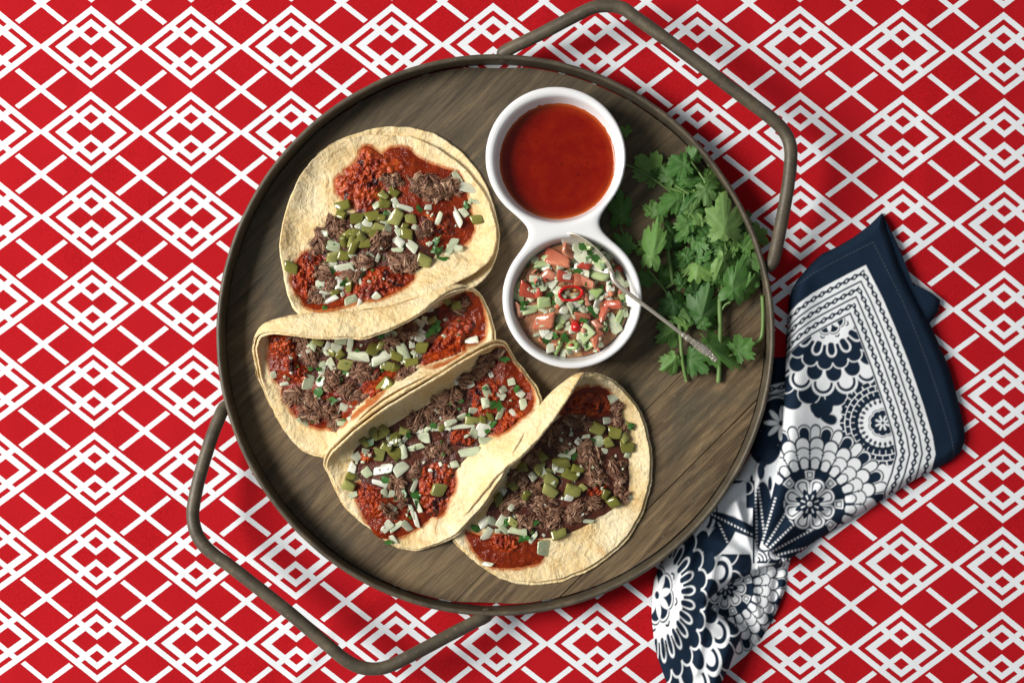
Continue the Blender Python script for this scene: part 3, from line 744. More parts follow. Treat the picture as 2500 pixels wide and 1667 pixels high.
def taco_B():
    Z, k = ZB, 3.647
    T = Taco(P(*Z(1100, 850), BT), label="folded taco directly below the open taco, its back tortilla edge curling over the filling", cat="taco", group="tacos on the tray")
    rim = rm(Z, [(240,462,96),(400,475,110),(550,492,116),(700,505,118),(870,498,118),(1040,508,118),(1250,440,118),(1450,352,118),(1580,272,116),(1680,190,110),(1800,110,98),(1950,70,78),(2060,110,58),(2120,210,50),(2175,350,54),(2185,490,70),(2150,575,96),(2000,622,112),(1800,720,122),(1600,818,126),(1400,915,126),(1200,1030,124),(1050,1155,116),(950,1265,104),(870,1385,82),(800,1475,56),(740,1525,40),(640,1525,34),(520,1480,32),(420,1382,32),(330,1272,32),(260,1140,33),(215,1055,34),(150,870,38),(115,700,46),(105,570,60),(140,490,80)])
    cen = (*Z(1080, 830), BT + 9)
    mid = auto_mid(rim, cen, 0.78, 0.25)
    for i, (x, y, z) in {0:(215,405,60),1:(370,345,74),2:(520,322,82),3:(680,312,86),4:(850,300,88),5:(1010,290,88),6:(1200,268,88),7:(1400,225,86),8:(1540,175,82),9:(1650,120,74),10:(1770,70,64),11:(1900,110,48),15:(2060,470,36),16:(2030,530,44),17:(1930,550,54),18:(1740,630,62),19:(1540,720,68),20:(1340,825,70),21:(1130,950,68),22:(980,1080,62),23:(890,1190,52),24:(810,1300,42),33:(215,840,30),34:(185,690,32),35:(165,590,38),36:(175,490,50)}.items():
        mid[i] = (*Z(x, y), z)
    G = tortilla_grid(rim, mid, cen, seed=3, wav=2.6)
    build_tortilla(T, G); build_tortilla(T, G, 6.5, 5, False, (0.5, -1.0, 4.0))
    blob(T, "meat_juices", zp(Z, [(330,520),(700,490),(1040,490),(1450,340),(1850,170),(2040,260),(2040,450),(1700,680),(1300,860),(1050,1040),(820,1220),(520,1180),(380,900)]), M['bed'], 15, 5, 1.5, zs=75, seed=31)
    blob(T, "salsa_spread", zp(Z, [(205,540),(240,468),(420,465),(470,700),(600,900),(520,950),(330,930),(222,800),(202,680)]), M['sauce'], 8, 3, 1.3, zs=75, seed=32)
    blob(T, "salsa_spread", zp(Z, [(330,930),(600,880),(900,900),(1150,1000),(1010,1150),(910,1225),(800,1290),(620,1285),(480,1215),(375,1080)]), M['sauce'], 8, 3, 1.3, zs=75, seed=33)
    blob(T, "salsa_spread", zp(Z, [(1900,120),(2040,95),(2115,250),(2130,420),(2100,510),(1900,560),(1750,450),(1720,250)]), M['sauce'], 8, 3, 1.3, zs=75, seed=34)
    for pts, s in (([(235,470),(410,470),(430,600),(330,655),(230,620),(215,540)], 41), ([(345,660),(480,715),(590,800),(510,885),(400,845),(350,750)], 42), ([(1700,500),(1890,310),(2050,380),(1960,480),(1945,600),(1850,695),(1660,745),(1565,710),(1600,620)], 43), ([(1045,900),(1180,755),(1340,800),(1260,900),(1190,1000),(1120,1075),(1045,980)], 44)):
        blob(T, "chorizo", zp(Z, pts), M['chorizo'], 12, 8, 2.4, zs=90, seed=s, nt=120, nr=28)
    for (x, y, a, b, g) in ((470,500,80,50,10),(560,620,125,95,50),(1040,800,130,85,15),(760,870,70,110,20),(420,1010,105,85,0),(560,1060,115,75,20),(710,1120,120,80,0),(790,1235,55,85,0),(900,950,120,80,20),(1450,440,110,75,-20),(1440,810,110,50,-30),(1900,200,90,60,-20),(1300,520,90,60,0),(960,1010,140,40,15),(560,1195,120,35,5)):
        beef(T, *Z(x, y), a / k, b / k, g, h=9, zs=95)
    dices(T, 'p', Z, k, [(640,535,105,62,20),(1130,592,112,118,30),(835,642,82,72),(880,732,132,105,20),(1250,747,115,92,10),(1340,662,112,80,20),(1340,765,72,92,10),(1480,722,132,90,-10),(1560,582,112,100,10),(1250,922,140,125,-55),(1870,205,85,80),(1660,335,82,62),(1790,165,80,60),(1200,560,80,60),(770,620,70,60)])
    dices(T, 'o', Z, k, [(590,560,95,88,20),(800,582,105,90,20),(930,547,145,88,-70),(1000,657,215,82,5),(1400,622,195,88,72),(1560,482,112,92,-60),(1540,652,95,80,-60),(2015,532,145,100,-10),(1200,672,190,85,-30),(1270,620,120,60,-30),(680,772,118,66,-75),(660,872,120,105,-70),(555,892,155,105,-72),(250,822,62,68),(345,897,85,40,-15),(940,972,64,48,20),(885,1107,102,80,20),(620,1022,82,80,-30),(680,722,85,58,-20),(762,722,135,66,70),(520,1238,140,66,35),(870,1257,130,48,5),(930,1212,52,50),(1280,462,105,95,30),(1540,372,105,90,40),(1640,235,75,70),(1500,622,55,50),(1140,722,95,56,-40),(840,522,105,58,0),(735,562,70,90),(1590,330,80,60),(710,620,90,50,60),(1480,560,70,60)])
    dices(T, 'h', Z, k, [(1690,400,95,70,-60),(1660,440,80,60),(1710,360,60,50),(1200,477,62,52),(822,862,62,78),(650,770,44,40),(655,867,52,50),(650,972,92,68),(770,1047,82,56),(880,797,62,42),(572,765,52,32),(990,602,42,32),(650,602,62,52),(600,1232,40,52),(880,1222,52,32),(1215,780,40,30),(1620,470,50,40)], grow=1.25)
    scatter(T, 'o', Z, [(300,560),(700,540),(1100,540),(1500,380),(1900,250),(2000,420),(1600,700),(1200,900),(900,1150),(600,1200),(350,900)], 26, 6, 13, zs=95); scatter(T, 'h', Z, [(300,560),(700,540),(1100,540),(1500,380),(1900,250),(2000,420),(1600,700),(1200,900),(900,1150),(600,1200),(350,900)], 12, 5, 10, zs=95)
    return T
stain(taco_B())

def taco_A():
    Z, k = ZA, 3.136
    T = Taco(P(*Z(900, 820), BT), label="wide open taco at the top of the tray heaped with green peppers", cat="taco", group="tacos on the tray")
    rim = rm(Z, [(900,137,34),(1060,142,33),(1250,215,34),(1420,330,35),(1560,470,36),(1660,620,38),(1712,790,46),(1726,890,56),(1690,1050,72),(1560,1172,84),(1400,1252,90),(1200,1332,94),(950,1412,96),(700,1452,96),(450,1507,94),(300,1520,84),(210,1470,66),(150,1370,54),(110,1200,48),(85,1050,46),(80,920,46),(112,750,46),(172,570,44),(262,400,42),(362,290,40),(480,202,38),(620,152,36),(760,132,35)])
    cen = (*Z(880, 760), BT + 12)
    mid = auto_mid(rim, cen, 0.80, 0.16)
    for i in (10, 11, 12, 13, 14): mid[i] = (mid[i][0], mid[i][1], 58)
    for i in (9, 15): mid[i] = (mid[i][0], mid[i][1], 50)
    G = tortilla_grid(rim, mid, cen, seed=4, wav=3.2)
    build_tortilla(T, G)
    rim2 = rm(Z, [(950,66,29),(1120,82,28),(1255,122,28),(1385,202,28),(1505,305,28),(1605,435,28),(1685,605,30),(1738,800,36),(1748,935,44),(1715,1085,56),(1620,1230,68),(1490,1305,76),(1220,1400,84),(960,1450,88),(690,1490,88),(450,1522,86),(300,1528,76),(205,1475,60),(148,1375,46),(108,1205,40),(83,1055,38),(80,925,38),(114,755,38),(178,560,36),(290,370,33),(420,230,31),(570,150,30),(760,88,29)])
    mid2 = auto_mid(rim2, cen, 0.80, 0.1)
    for i in range(len(mid2)): mid2[i] = (mid2[i][0], mid2[i][1], min(mid2[i][2], mid[i][2]) - 7)
    G2 = tortilla_grid(rim2, mid2, (cen[0], cen[1], BT + 6), seed=5, wav=1.5)
    build_tortilla(T, G2, 0, 5, False)
    blob(T, "meat_juices", zp(Z, [(430,820),(700,700),(1000,640),(1250,700),(1330,900),(1180,1130),(850,1240),(480,1280),(330,1150),(350,950)]), M['bed'], 14, 5, 1.5, zs=90, seed=51)
    blob(T, "salsa_spread", zp(Z, [(700,235),(760,215),(840,275),(930,225),(1050,228),(1120,290),(1250,357),(1400,402),(1450,445),(1500,560),(1520,700),(1548,760),(1552,860),(1500,945),(1430,975),(1300,1000),(1150,950),(950,650),(800,450),(690,330)]), M['sauce'], 7, 2.5, 1.2, nt=110, zs=90, seed=52)
    blob(T, "salsa_spread", zp(Z, [(230,1050),(340,1020),(600,1150),(900,1130),(1100,1200),(1020,1290),(860,1370),(700,1395),(560,1440),(420,1470),(300,1450),(240,1390),(175,1290),(162,1200)]), M['sauce'], 7, 2.5, 1.2, nt=110, zs=100, seed=53)
    for pts, s in (([(700,240),(760,225),(830,285),(920,300),(1010,335),(1015,400),(890,430),(855,520),(835,600),(750,720),(690,720),(600,650),(520,585),(500,500),(515,435),(565,455),(572,385),(620,362),(660,330),(690,280)], 61), ([(1150,750),(1260,725),(1375,770),(1420,860),(1380,905),(1260,875),(1165,825)], 62), ([(178,1180),(250,1050),(340,1030),(405,1090),(365,1200),(335,1300),(280,1375),(200,1325),(168,1240)], 63), ([(645,1260),(750,1180),(870,1145),(940,1200),(1085,1210),(1000,1295),(900,1345),(740,1385),(600,1375),(585,1320)], 64)):
        blob(T, "chorizo", zp(Z, pts), M['chorizo'], 11, 8, 2.4, zs=100, seed=s, nt=150, nr=34, rough_edge=3.5)
    for (x, y, a, b, g) in ((1210,530,185,105,20),(930,470,95,50,20),(1380,530,70,90,40),(500,820,95,80,-20),(370,950,70,120,20),(720,1090,90,62,0),(1010,1100,130,82,0),(830,930,85,85,0),(1180,860,55,65,60),(400,1180,70,62,30),(365,1360,85,62,-10),(470,1280,45,75,0),(620,1200,80,40,0)):
        beef(T, *Z(x, y), a / k, b / k, g, h=11, zs=105)
    dices(T, 'p', Z, k, [(870,592,78,66),(945,567,86,64,30),(880,652,86,80,5),(560,672,115,82,-20),(540,742,85,72),(655,767,105,82,5),(785,752,105,82,-15),(970,757,125,100,-60),(1072,762,76,86),(1045,882,95,84,10),(1022,832,66,56),(820,842,96,84,30),(742,862,85,72),(600,882,85,62,-40),(645,872,66,62),(560,942,85,56),(630,942,95,72),(715,952,105,82,-10),(632,987,105,62),(565,1052,92,84,10),(475,1062,76,92),(600,1292,52,86,5),(160,1142,102,84,15),(1180,1092,112,105),(1580,772,86,72,-10),(500,1332,76,52,-30),(700,910,80,60),(850,760,80,60),(790,880,76,60)])
    dices(T, 'o', Z, k, [(1425,447,105,50,60),(1525,532,145,105,20),(1530,632,60,36,-60),(1575,634,64,32,10),(1480,722,84,68,60),(1430,742,205,56,62),(1290,762,138,48,-70),(1040,682,140,46,15),(935,522,44,36),(1125,842,76,62,45),(985,942,96,62,40),(1440,1002,78,62,10),(1385,972,155,70,-65),(405,887,84,62),(440,942,86,76,45),(490,972,112,88,10),(765,1047,86,44,30),(825,1062,64,46,-60),(1090,972,115,76,40),(975,1004,125,44,-5),(640,1052,76,58,40),(570,1142,160,86,-10),(470,1122,95,56),(690,1162,118,48,-25),(380,1272,74,70,5),(690,1252,72,38,80),(535,1267,118,78,85),(420,1352,105,56,20),(460,1392,138,42,-30),(620,1397,115,76,-20),(810,1367,88,66,-40),(555,1347,44,48),(810,662,76,66,-30),(890,742,96,58),(890,792,86,50,20),(750,802,84,68,30),(690,832,76,58,50),(960,642,76,58),(905,842,94,76,30),(980,862,66,50,50),(1000,682,66,40),(1210,680,60,50),(680,1420,80,40)])
    dices(T, 'h', Z, k, [(1265,940,115,42,-45),(1290,1020,92,70),(1260,1005,70,50),(1330,1070,92,34,5),(1500,667,62,42),(470,1172,72,58),(610,1227,92,48),(690,1192,74,40,-40),(425,1107,42,28),(415,1452,52,38),(1145,692,62,40),(1000,985,50,30),(560,1260,40,60),(880,730,60,30)], grow=1.25)
    scatter(T, 'o', Z, [(300,1150),(450,900),(700,750),(900,640),(1200,640),(1450,700),(1480,900),(1250,1080),(950,1180),(700,1350),(400,1400)], 26, 6, 13, zs=95); scatter(T, 'h', Z, [(300,1150),(450,900),(700,750),(900,640),(1200,640),(1450,700),(1480,900),(1250,1080),(950,1180),(700,1350),(400,1400)], 12, 5, 10, zs=95)
    return T
stain(taco_A())

# ------------------------------------------------------------------ twin bowl (iso-surface of a rounded solid)
def surface_net(f, lo, hi, h):
    ax = [np.arange(lo[i], hi[i] + h, h) for i in range(3)]
    D = f(*np.meshgrid(*ax, indexing='ij')); nx, ny, nzz = D.shape
    s = D < 0; corners = [(i, j, k) for i in (0, 1) for j in (0, 1) for k in (0, 1)]
    sl = lambda A, c: A[c[0]:nx - 1 + c[0], c[1]:ny - 1 + c[1], c[2]:nzz - 1 + c[2]]
    ins = np.stack([sl(s, c) for c in corners], 0).sum(0); act = (ins > 0) & (ins < 8)
    acc = np.zeros((*act.shape, 3)); cnt = np.zeros(act.shape)
    for a in range(8):
        for b in range(a + 1, 8):
            ca, cb = np.array(corners[a]), np.array(corners[b])
            if abs(ca - cb).sum() != 1: continue
            da, db = sl(D, corners[a]), sl(D, corners[b]); cross = (da < 0) != (db < 0)
            t = np.where(cross, da / np.where(cross, da - db, 1), 0)
            acc += cross[..., None] * (ca + t[..., None] * (cb - ca)); cnt += cross
    ids = -np.ones(act.shape, int); ids[act] = np.arange(act.sum())
    base = np.argwhere(act)
    V = (base + acc[act] / cnt[act][:, None]) * h + np.array(lo)
    Q = []
    for axis in range(3):
        a0 = [slice(1, -1)] * 3; a0[axis] = slice(0, D.shape[axis] - 1)
        a1 = list(a0); a1[axis] = slice(1, D.shape[axis])
        A, B = s[tuple(a0)], s[tuple(a1)]
        e = np.argwhere(A != B); e = e + np.array([1 if i != axis else 0 for i in range(3)])
        sg = A[A != B]; u, v = [i for i in range(3) if i != axis]
        du = np.zeros(3, int); du[u] = 1; dv = np.zeros(3, int); dv[v] = 1
        g = lambda p: ids[p[:, 0], p[:, 1], p[:, 2]]
        q = np.stack([g(e - du - dv), g(e - dv), g(e), g(e - du)], 1)
        flip = sg if axis != 1 else ~sg
        q[~flip] = q[~flip][:, ::-1]; Q.append(q)
    Q = np.vstack(Q); return V, Q[(Q >= 0).all(1)]
def smin(a, b, k):
    h = np.maximum(k - np.abs(a - b), 0) / k
    return np.minimum(a, b) - h * h * k * 0.25
BZ = 122.0
kb = (HC - 115) / HC
def tru(x, y): return (CX + (x - CX) * kb, CY + (y - CY) * kb)
c1, c2 = tru(1357, 384), tru(1397, 729); w1, w2_ = tru(1362, 389), tru(1400, 731)
def bowl_sdf(x, y, z):
    d = smin(np.hypot(x - c1[0], y - c1[1]) - 168, np.hypot(x - c2[0], y - c2[1]) - 167, 90.0) + (BZ - z) * 0.20
    r = 10.0; qa = d + r; qb = np.abs(z - (BZ + BT) / 2) - (BZ - BT) / 2 + r
    solid = np.minimum(np.maximum(qa, qb), 0) + np.hypot(np.maximum(qa, 0), np.maximum(qb, 0)) - r
    for (cx, cy), rr in ((w1, 150.0), (w2_, 148.0)):
        w = np.hypot(x - cx, y - cy) - (rr - (BZ - z) * 0.26)
        w = -smin(-w, -(34 - z), 30.0)
        solid = -smin(-solid, w, 12.0)
    return solid
V, Q = surface_net(bowl_sdf, (1170, 195, 12), (1590, 912, 134), 4.0)
wv = np.stack([(V[:, 0] - CX) * S, -(V[:, 1] - CY) * S, V[:, 2] * S], 1)
bl = P(1377, 556, BT)
bowl = add("twin_bowl", wv, Q, M['ceramic'], None, label="white glazed twin dipping bowl, two round wells joined by a neck", cat="bowl")
# make the normals agree
import bmesh
bm = bmesh.new(); bm.from_mesh(bowl.data); bmesh.ops.recalc_face_normals(bm, faces=bm.faces)
for _ in range(2): bmesh.ops.smooth_vert(bm, verts=bm.verts, factor=0.5, use_axis_x=True, use_axis_y=True, use_axis_z=True)
bm.to_mesh(bowl.data); bm.free()

# red sauce in the upper well
def sauce_disc():
    zc = 74.0; n = 96; rows = []
    R0 = 150 - (BZ - zc) * 0.26
    for r, dz in ((0.02, 0), (0.3, 0), (0.6, 0), (0.85, 0), (0.95, 0.2), (0.985, 1.0), (1.004, 3.0), (1.016, 5.5)):
        for k in range(n):
            t = 2 * PI * k / n
            rows.append(((w1[0] - CX + R0 * r * math.cos(t)) * S, -(w1[1] - CY + R0 * r * math.sin(t)) * S, (zc + dz + (0.5 + max(0, dz) * 0.9) * nz(math.cos(t) * (3 + dz * 2) * r, math.sin(t) * (3 + dz * 2) * r, 7)) * S))
    F = [tuple(f)[::-1] for f in grid_faces(8, n, True)] + [tuple(range(n))[::-1]]
    ob = add("red_salsa", rows, F, M['bowl_sauce'], None, label="smooth brick-red chilli sauce filling the upper well of the white bowl", cat="sauce")
    attr(ob.data, "edge", np.repeat([0, 0, 0, 0, 0.12, 0.55, 0.9, 1.0], n))
sauce_disc()

# chopped salsa in the lower well
class Heap(Taco):
    def __init__(self, loc, **kw):
        self.root = empty("chopped_salsa", loc, **kw); self.trees = []; self.placed = []
def chopped_salsa():
    Z, k = ZS, 4.239
    T = Heap(P(1400, 731, 60), label="chunky salsa of tomato, onion, cucumber and chilli in the lower well", cat="salsa")
    cx, cy = 1397, 733; n = 64; V = []
    for r in np.linspace(0.03, 1, 14):
        for q in range(n):
            t = 2 * PI * q / n; x, y = cx + 139 * r * math.cos(t), cy + 139 * r * math.sin(t)
            V.append((x, y, 86 + 15 * (1 - r ** 2.5) + 6 * fbm(x, y, 3, 1 / 20)))
    V = PA(V); F = [tuple(f) for f in grid_faces(14, n, True)] + [tuple(range(n))]
    add("salsa_juice", V, F, mat_salsa("salsa_juice", (0.30, 0.10, 0.05), (0.44, 0.27, 0.13), 0.2, 0.5), T.root); T.add_tree(V, F)
    disc = [(860 + 605 * math.cos(t), 790 + 605 * math.sin(t)) for t in np.linspace(0, 2 * PI, 24, endpoint=False)]
    kw = dict(zs=130, tilt=0.3)
    scatter(T, 'c', Z, disc, 22, 18, 30, **kw); scatter(T, 't', Z, disc, 9, 18, 30, **kw); scatter(T, 'o', Z, disc, 60, 16, 36, **kw); scatter(T, 'h', Z, disc, 20, 16, 32, **kw)
    T.placed = [(x, y, r, z - 7) for x, y, r, z in T.placed]
    dices(T, 't', Z, k, [(760,560,120,90,10),(1000,1130,110,80,40),(690,245,190,100,25),(690,390,235,150,25),(390,730,165,130,30),(500,745,95,85),(530,1030,205,170,5),(960,605,155,85,20),(1080,1220,170,90,-60),(950,985,125,80,0),(985,790,140,60,80),(1230,845,155,75,0),(285,910,150,60,85),(1085,1060,110,80),(1310,500,110,70),(700,855,105,60),(1340,720,90,60)], **kw)
    dices(T, 'c', Z, k, [(520,450,185,85,-10),(1100,550,195,150,25),(540,840,165,140,-15),(400,910,135,125,0),(970,1170,155,140),(1330,960,155,85,-60),(840,1290,145,100,0),(1060,290,125,80,20),(700,1040,105,90),(690,1310,125,60),(900,835,105,60)], **kw)
    dices(T, 'o', Z, k, [(930,365,205,120,50),(940,505,205,80,30),(650,600,225,105,-60),(440,595,125,80),(520,695,105,60),(780,565,95,85),(840,930,195,68,65),(1025,745,195,70,80),(1100,845,115,70),(1225,675,135,95),(1310,580,160,68,60),(1205,780,150,45,50),(950,915,125,64,50),(760,920,115,95),(1250,1060,235,120,60),(1110,940,66,60),(1015,1062,85,70),(780,1085,125,85,80),(940,1250,125,88,40),(1125,1275,76,58),(490,1172,125,40,-10),(540,925,105,60),(585,512,105,60),(920,690,90,40,50)], **kw)
    dices(T, 'h', Z, k, [(1130,720,110,85),(640,1180,130,90),(765,1215,150,105,80),(565,1235,120,85,80),(640,1045,95,55),(460,505,105,55),(570,592,92,52),(650,842,86,52),(1050,935,205,60,50),(1335,842,140,66,-30),(1170,1055,95,58),(1180,1120,82,60),(990,645,80,50),(1090,385,150,70,20),(940,262,90,60),(325,920,180,50,85)], grow=1.1, **kw)
    scatter(T, 'o', Z, disc, 40, 7, 14, zs=130, tilt=0.4); scatter(T, 'h', Z, disc, 16, 7, 13, zs=130, tilt=0.4); scatter(T, 't', Z, disc, 14, 7, 13, zs=130, tilt=0.4)
    T.trees += SPOON_TREE; T.placed = []
    for kd, its in (('o', [(935,365,215,125,50),(885,290,120,80,30),(870,420,110,60,40),(1010,440,120,60,20)]), ('c', [(1065,300,130,85,20),(990,275,100,66,10),(1110,450,130,80,30)]), ('t', [(800,300,120,80,40),(960,460,120,70,20)]), ('h', [(940,262,110,76),(1085,385,165,85,20),(1020,330,110,66),(1140,470,120,70,40),(985,390,90,56)])):
        dices(T, kd, Z, k, its, **kw)
    T.trees = T.trees[:1]
    # a cut ring of chilli, seeds and its round tip
    x, y = Z(815, 748); zt = T.top(x, y, 130) + 12
    pth = [P(x + 26 * math.cos(t) * (1.15 if math.cos(t) > 0 else 1), y + 17 * math.sin(t) - 2 * math.cos(t), zt + 2 * math.sin(2 * t)) for t in np.linspace(0, 2 * PI, 33)]
    V, F = tube(pth, (3.6 + 0.8 * np.sin(np.linspace(0, 2 * PI, 33) * 2 + 1)) * S, 8, 1.3, False); ring = add("chilli_ring", V, F, M['chilli'], T.root)
    for dx, dy in ((3, 2), (10, -8)):
        a = P(x + dx, y + dy, zt); V, F = tube([(a[0] - 3 * S, a[1], a[2]), a, (a[0] + 4 * S, a[1] + S, a[2])], np.array([1, 3, 1]) * S, 6); add("chilli_seed", V, F, M['seed'], ring)
    x, y = Z(875, 1095); zt = T.top(x, y, 130) + 14
    rows = []
    for r, dz in ((0.5, 9), (5, 8.4), (9, 6), (12, 1.5), (12.4, -3), (10, -8)):
        for q in range(16):
            t = 2 * PI * q / 16; rr = r * (1 + 0.06 * math.cos(5 * t)); a = P(x, y, zt)
            rows.append((a[0] + rr * math.cos(t) * S, a[1] + rr * math.sin(t) * S, a[2] + dz * S))
    add("chilli_tip", rows, [tuple(f)[::-1] for f in grid_faces(6, 16, True)] + [tuple(range(16))], M['chilli'], T.root)

# ------------------------------------------------------------------ spoon
SPOON_TREE = []
def spoon():
    root = empty("silver_spoon", P(1494, 667, 128), label="small tarnished silver spoon with ornate handle resting in the chunky salsa", cat="spoon")
    tip = np.array([1372, 575, 114.0]); bas = np.array([1494, 666, 134.0])
    c = (tip + bas) / 2; ax = (bas - tip); L = np.linalg.norm(ax) / 2; ax /= 2 * L
    side = np.array([0.58, -0.77, 0.55]); side -= ax * side.dot(ax); side /= np.linalg.norm(side)
    up = np.cross(ax, side); up *= np.sign(up[2])
    n, m = 48, 12; pts = []
    for sgn, dep0 in ((1, 0.0), (-1, -2.2)):
        rr = np.linspace(0.02, 1, m) if sgn > 0 else np.linspace(1.0, 0.02, m)
        for r in rr:
            for q in range(n):
                t = 2 * PI * q / n; ct, st = math.cos(t), math.sin(t)
                wid = 30 * (1 - 0.18 * ct)
                pts.append(c + ax * L * r * ct + side * wid * r * st + up * (-13 * (1 - r * r) + dep0))
    F = [tuple(f) for f in grid_faces(2 * m, n, True)] + [tuple(range(n))]
    add("spoon_bowl", PA(pts), F, M['silver'], root); SPOON_TREE.append(BVHTree.FromPolygons([tuple(v) for v in PA(pts)], F))
    path = cr([(1487,658,133),(1494,667,135),(1498,682,137),(1514,700,138),(1542,722,137),(1577,748,134),(1639,795,124),(1656,808,120),(1672,820,117),(1692,834,113),(1710,847,108),(1728,860,104),(1741,872,101),(1751,881,99)], 120, False)
    u = np.linspace(0, 1, 120)
    rad = np.interp(u, [0, .05, .09, .2, .4, .58, .60, .62, .64, .67, .72, .80, .87, .90, .93, .96, 0.98, 1], [7, 6, 5, 5.4, 4.6, 4.4, 7.5, 5, 8.5, 6.5, 9, 11.5, 9, 6, 8.5, 6, 7, 1.5])
    rad += np.where(u > .63, 0.9 * np.sin(u * 260), 0)
    V, F = tube(PA(path), rad * S, 12, 0.6); hd = add("spoon_handle", V, F, M['silver'], root)
    for s_ in (-1, 1):       # scrollwork edging
        a = path[77:108].copy(); t = np.gradient(a[:, :2], axis=0); t /= np.linalg.norm(t, axis=1)[:, None]
        a[:, 0] += -t[:, 1] * s_ * rad[77:108] * 0.62; a[:, 1] += t[:, 0] * s_ * rad[77:108] * 0.62; a[:, 2] += 4
        V, F = tube(PA(a), (1.5 + 0.9 * np.sin(np.arange(31) * 1.3)) * S, 6); add("scroll_edging", V, F, M['silver'], hd)
spoon()
chopped_salsa()

# ------------------------------------------------------------------ coriander
def leaf(root, bx, by, tx, ty, wid, z, curl=0.25, bright=0.0, seed=0):
    """a scalloped three-lobed leaf from stalk (bx,by) to tip (tx,ty)"""
    r_ = random.Random(seed); L = math.hypot(tx - bx, ty - by); a = math.atan2(ty - by, tx - bx); hw = wid / 2
    n, m = 176, 8; V = []; al = []; vn = []
    lob = [(0.0, 1.0, 0.56), (0.93, 0.88, 0.54), (-0.93, 0.88, 0.54), (1.85, 0.66, 0.50), (-1.85, 0.66, 0.50)]
    lob = [(t + r_.uniform(-.1, .1), h * r_.uniform(.88, 1.08), w) for t, h, w in lob]
    tilt = r_.uniform(-0.28, 0.28); roll = r_.uniform(-0.45, 0.45); ph = r_.uniform(0, 6); fold = r_.uniform(-0.25, 0.6)
    for i in range(m):
        f = (i + 0.05) / (m - 0.95)
        for k in range(n):
            t = -PI + 2 * PI * k / n
            R = 0.04 + 0.96 * max(0.24, *[h * max(0.0, 1 - ((t - t0) / w) ** 2) ** 0.36 for t0, h, w in lob])
            ser = 1 + 0.15 * abs(math.sin(t * 10.5 + ph)) + 0.05 * math.sin(t * 23 + ph) - 0.05
            rr = R * ser * f if f > 0.8 else R * f
            u, v = rr * math.cos(t) * 0.74 + 0.26, rr * math.sin(t) * 0.74
            uu, vv = u * L, v * hw * 2 * 0.84
            zz = z + curl * L * (0.25 - (u - 0.45) ** 2 - 1.1 * v * v) + roll * vv - fold * abs(vv) + tilt * (uu - L / 2) + 2.2 * nz(u * 5, v * 5, seed) + 1.4 * math.cos(t * 5) * f * f
            V.append((bx + uu * math.cos(a) - vv * math.sin(a), by + uu * math.sin(a) + vv * math.cos(a), max(zz, BT + 1.0)))
            al.append(f); d = min(abs((t - t0)) for t0, h, w in lob)
            vn.append(math.exp(-(d * f * 9) ** 2) * (1 - f * 0.5) + 0.45 * max(0, math.cos(t * 16 + 2.2 * f)) ** 6 * f)
    F = [tuple(q)[::1] for q in grid_faces(m, n, True)] + [tuple(range(n))]
    o = add("leaf", PA(V), F, M['leaf'], root)
    attr(o.data, "along", al); attr(o.data, "vein", np.clip(vn, 0, 1)); attr(o.data, "bright", np.full(len(V), bright))
    return o
def extra_leaves(root, n, poly, z0, z1, seed):
    r_ = random.Random(seed); pp = zp(ZL, poly); xs = [p[0] for p in pp]; ys = [p[1] for p in pp]; c = 0
    while c < n:
        x, y = r_.uniform(min(xs), max(xs)), r_.uniform(min(ys), max(ys))
        if not inpoly(pp, x, y): continue
        a = r_.uniform(0, 2 * PI); L = r_.uniform(34, 62); c += 1
        leaf(root, x, y, x + L * math.cos(a), y + L * math.sin(a), L * r_.uniform(0.85, 1.15), r_.uniform(z0, z1), r_.uniform(0.1, 0.35), r_.choice((0, 0, 0, 0.2)), seed * 100 + c)
def stalk(root, pts, r0, r1):
    c = cr(pts, 6 * len(pts), False); V, F = tube(PA(c), np.linspace(r0, r1, len(c)) * S, 8); add("stem", V, F, M['stem'], root)
def sprig(label, leaves, stems, z0, more=None):
    Z = ZL; b = Z(*stems[0][0][0][:2])
    root = empty("coriander_sprig", P(*b, BT), label=label, cat="herb", group="coriander sprigs")
    for pts, r0, r1 in stems: stalk(root, [(*Z(p[0], p[1]), p[2]) for p in pts], r0, r1)
    for i, lf in enumerate(leaves):
        (bx, by), (tx, ty) = Z(lf[0], lf[1]), Z(lf[2], lf[3])
        leaf(root, bx, by, tx, ty, lf[4] / 2.377 * 1.06, z0 + (lf[5] if len(lf) > 5 else random.uniform(0, 12)), random.uniform(0.10, 0.32), lf[6] if len(lf) > 6 else 0.0, seed=int(lf[0] * 7 + lf[1]))
    if more: extra_leaves(root, *more)
sprig("coriander sprig lying mostly hidden in the bowl's shade", [(350,335,205,195,200),(160,70,105,25,70),(110,605,105,370,130),(290,300,350,230,120),(180,760,60,640,110)],
      [([(400,400,26),(300,330,28),(160,250,30),(60,240,30)], 3.4, 2.2), ([(230,760,26),(150,700,27),(105,600,30)], 3, 2)], 26)
sprig("dark coriander sprig low at the middle of the bunch", [(530,805,435,770,130),(640,640,440,585,140),(470,725,365,575,130),(745,660,860,510,150),(780,900,700,1000,150),(880,790,935,815,70),(620,930,520,860,140),(850,830,900,960,120)],
      [([(370,960,34),(480,885,40),(530,805,44)], 3.2, 2.4), ([(380,740,36),(395,830,34),(410,930,32)], 5.0, 4.4), ([(690,1090,40),(720,1060,42),(750,1040,46)], 2.4, 2)], 38, (26, [(300,430),(560,330),(800,480),(880,700),(860,980),(640,1000),(420,880),(360,640)], 30, 52, 11))
sprig("coriander sprig under the spoon handle with leaves spread either side of its stem", [(440,1190,320,1265,160),(450,1345,335,1445,125),(470,1345,615,1445,150),(510,1190,405,1118,50,22)],
      [([(445,1130,50),(455,1240,46),(462,1345,44),(475,1430,34),(490,1497,27)], 5.2, 4.2)], 34)
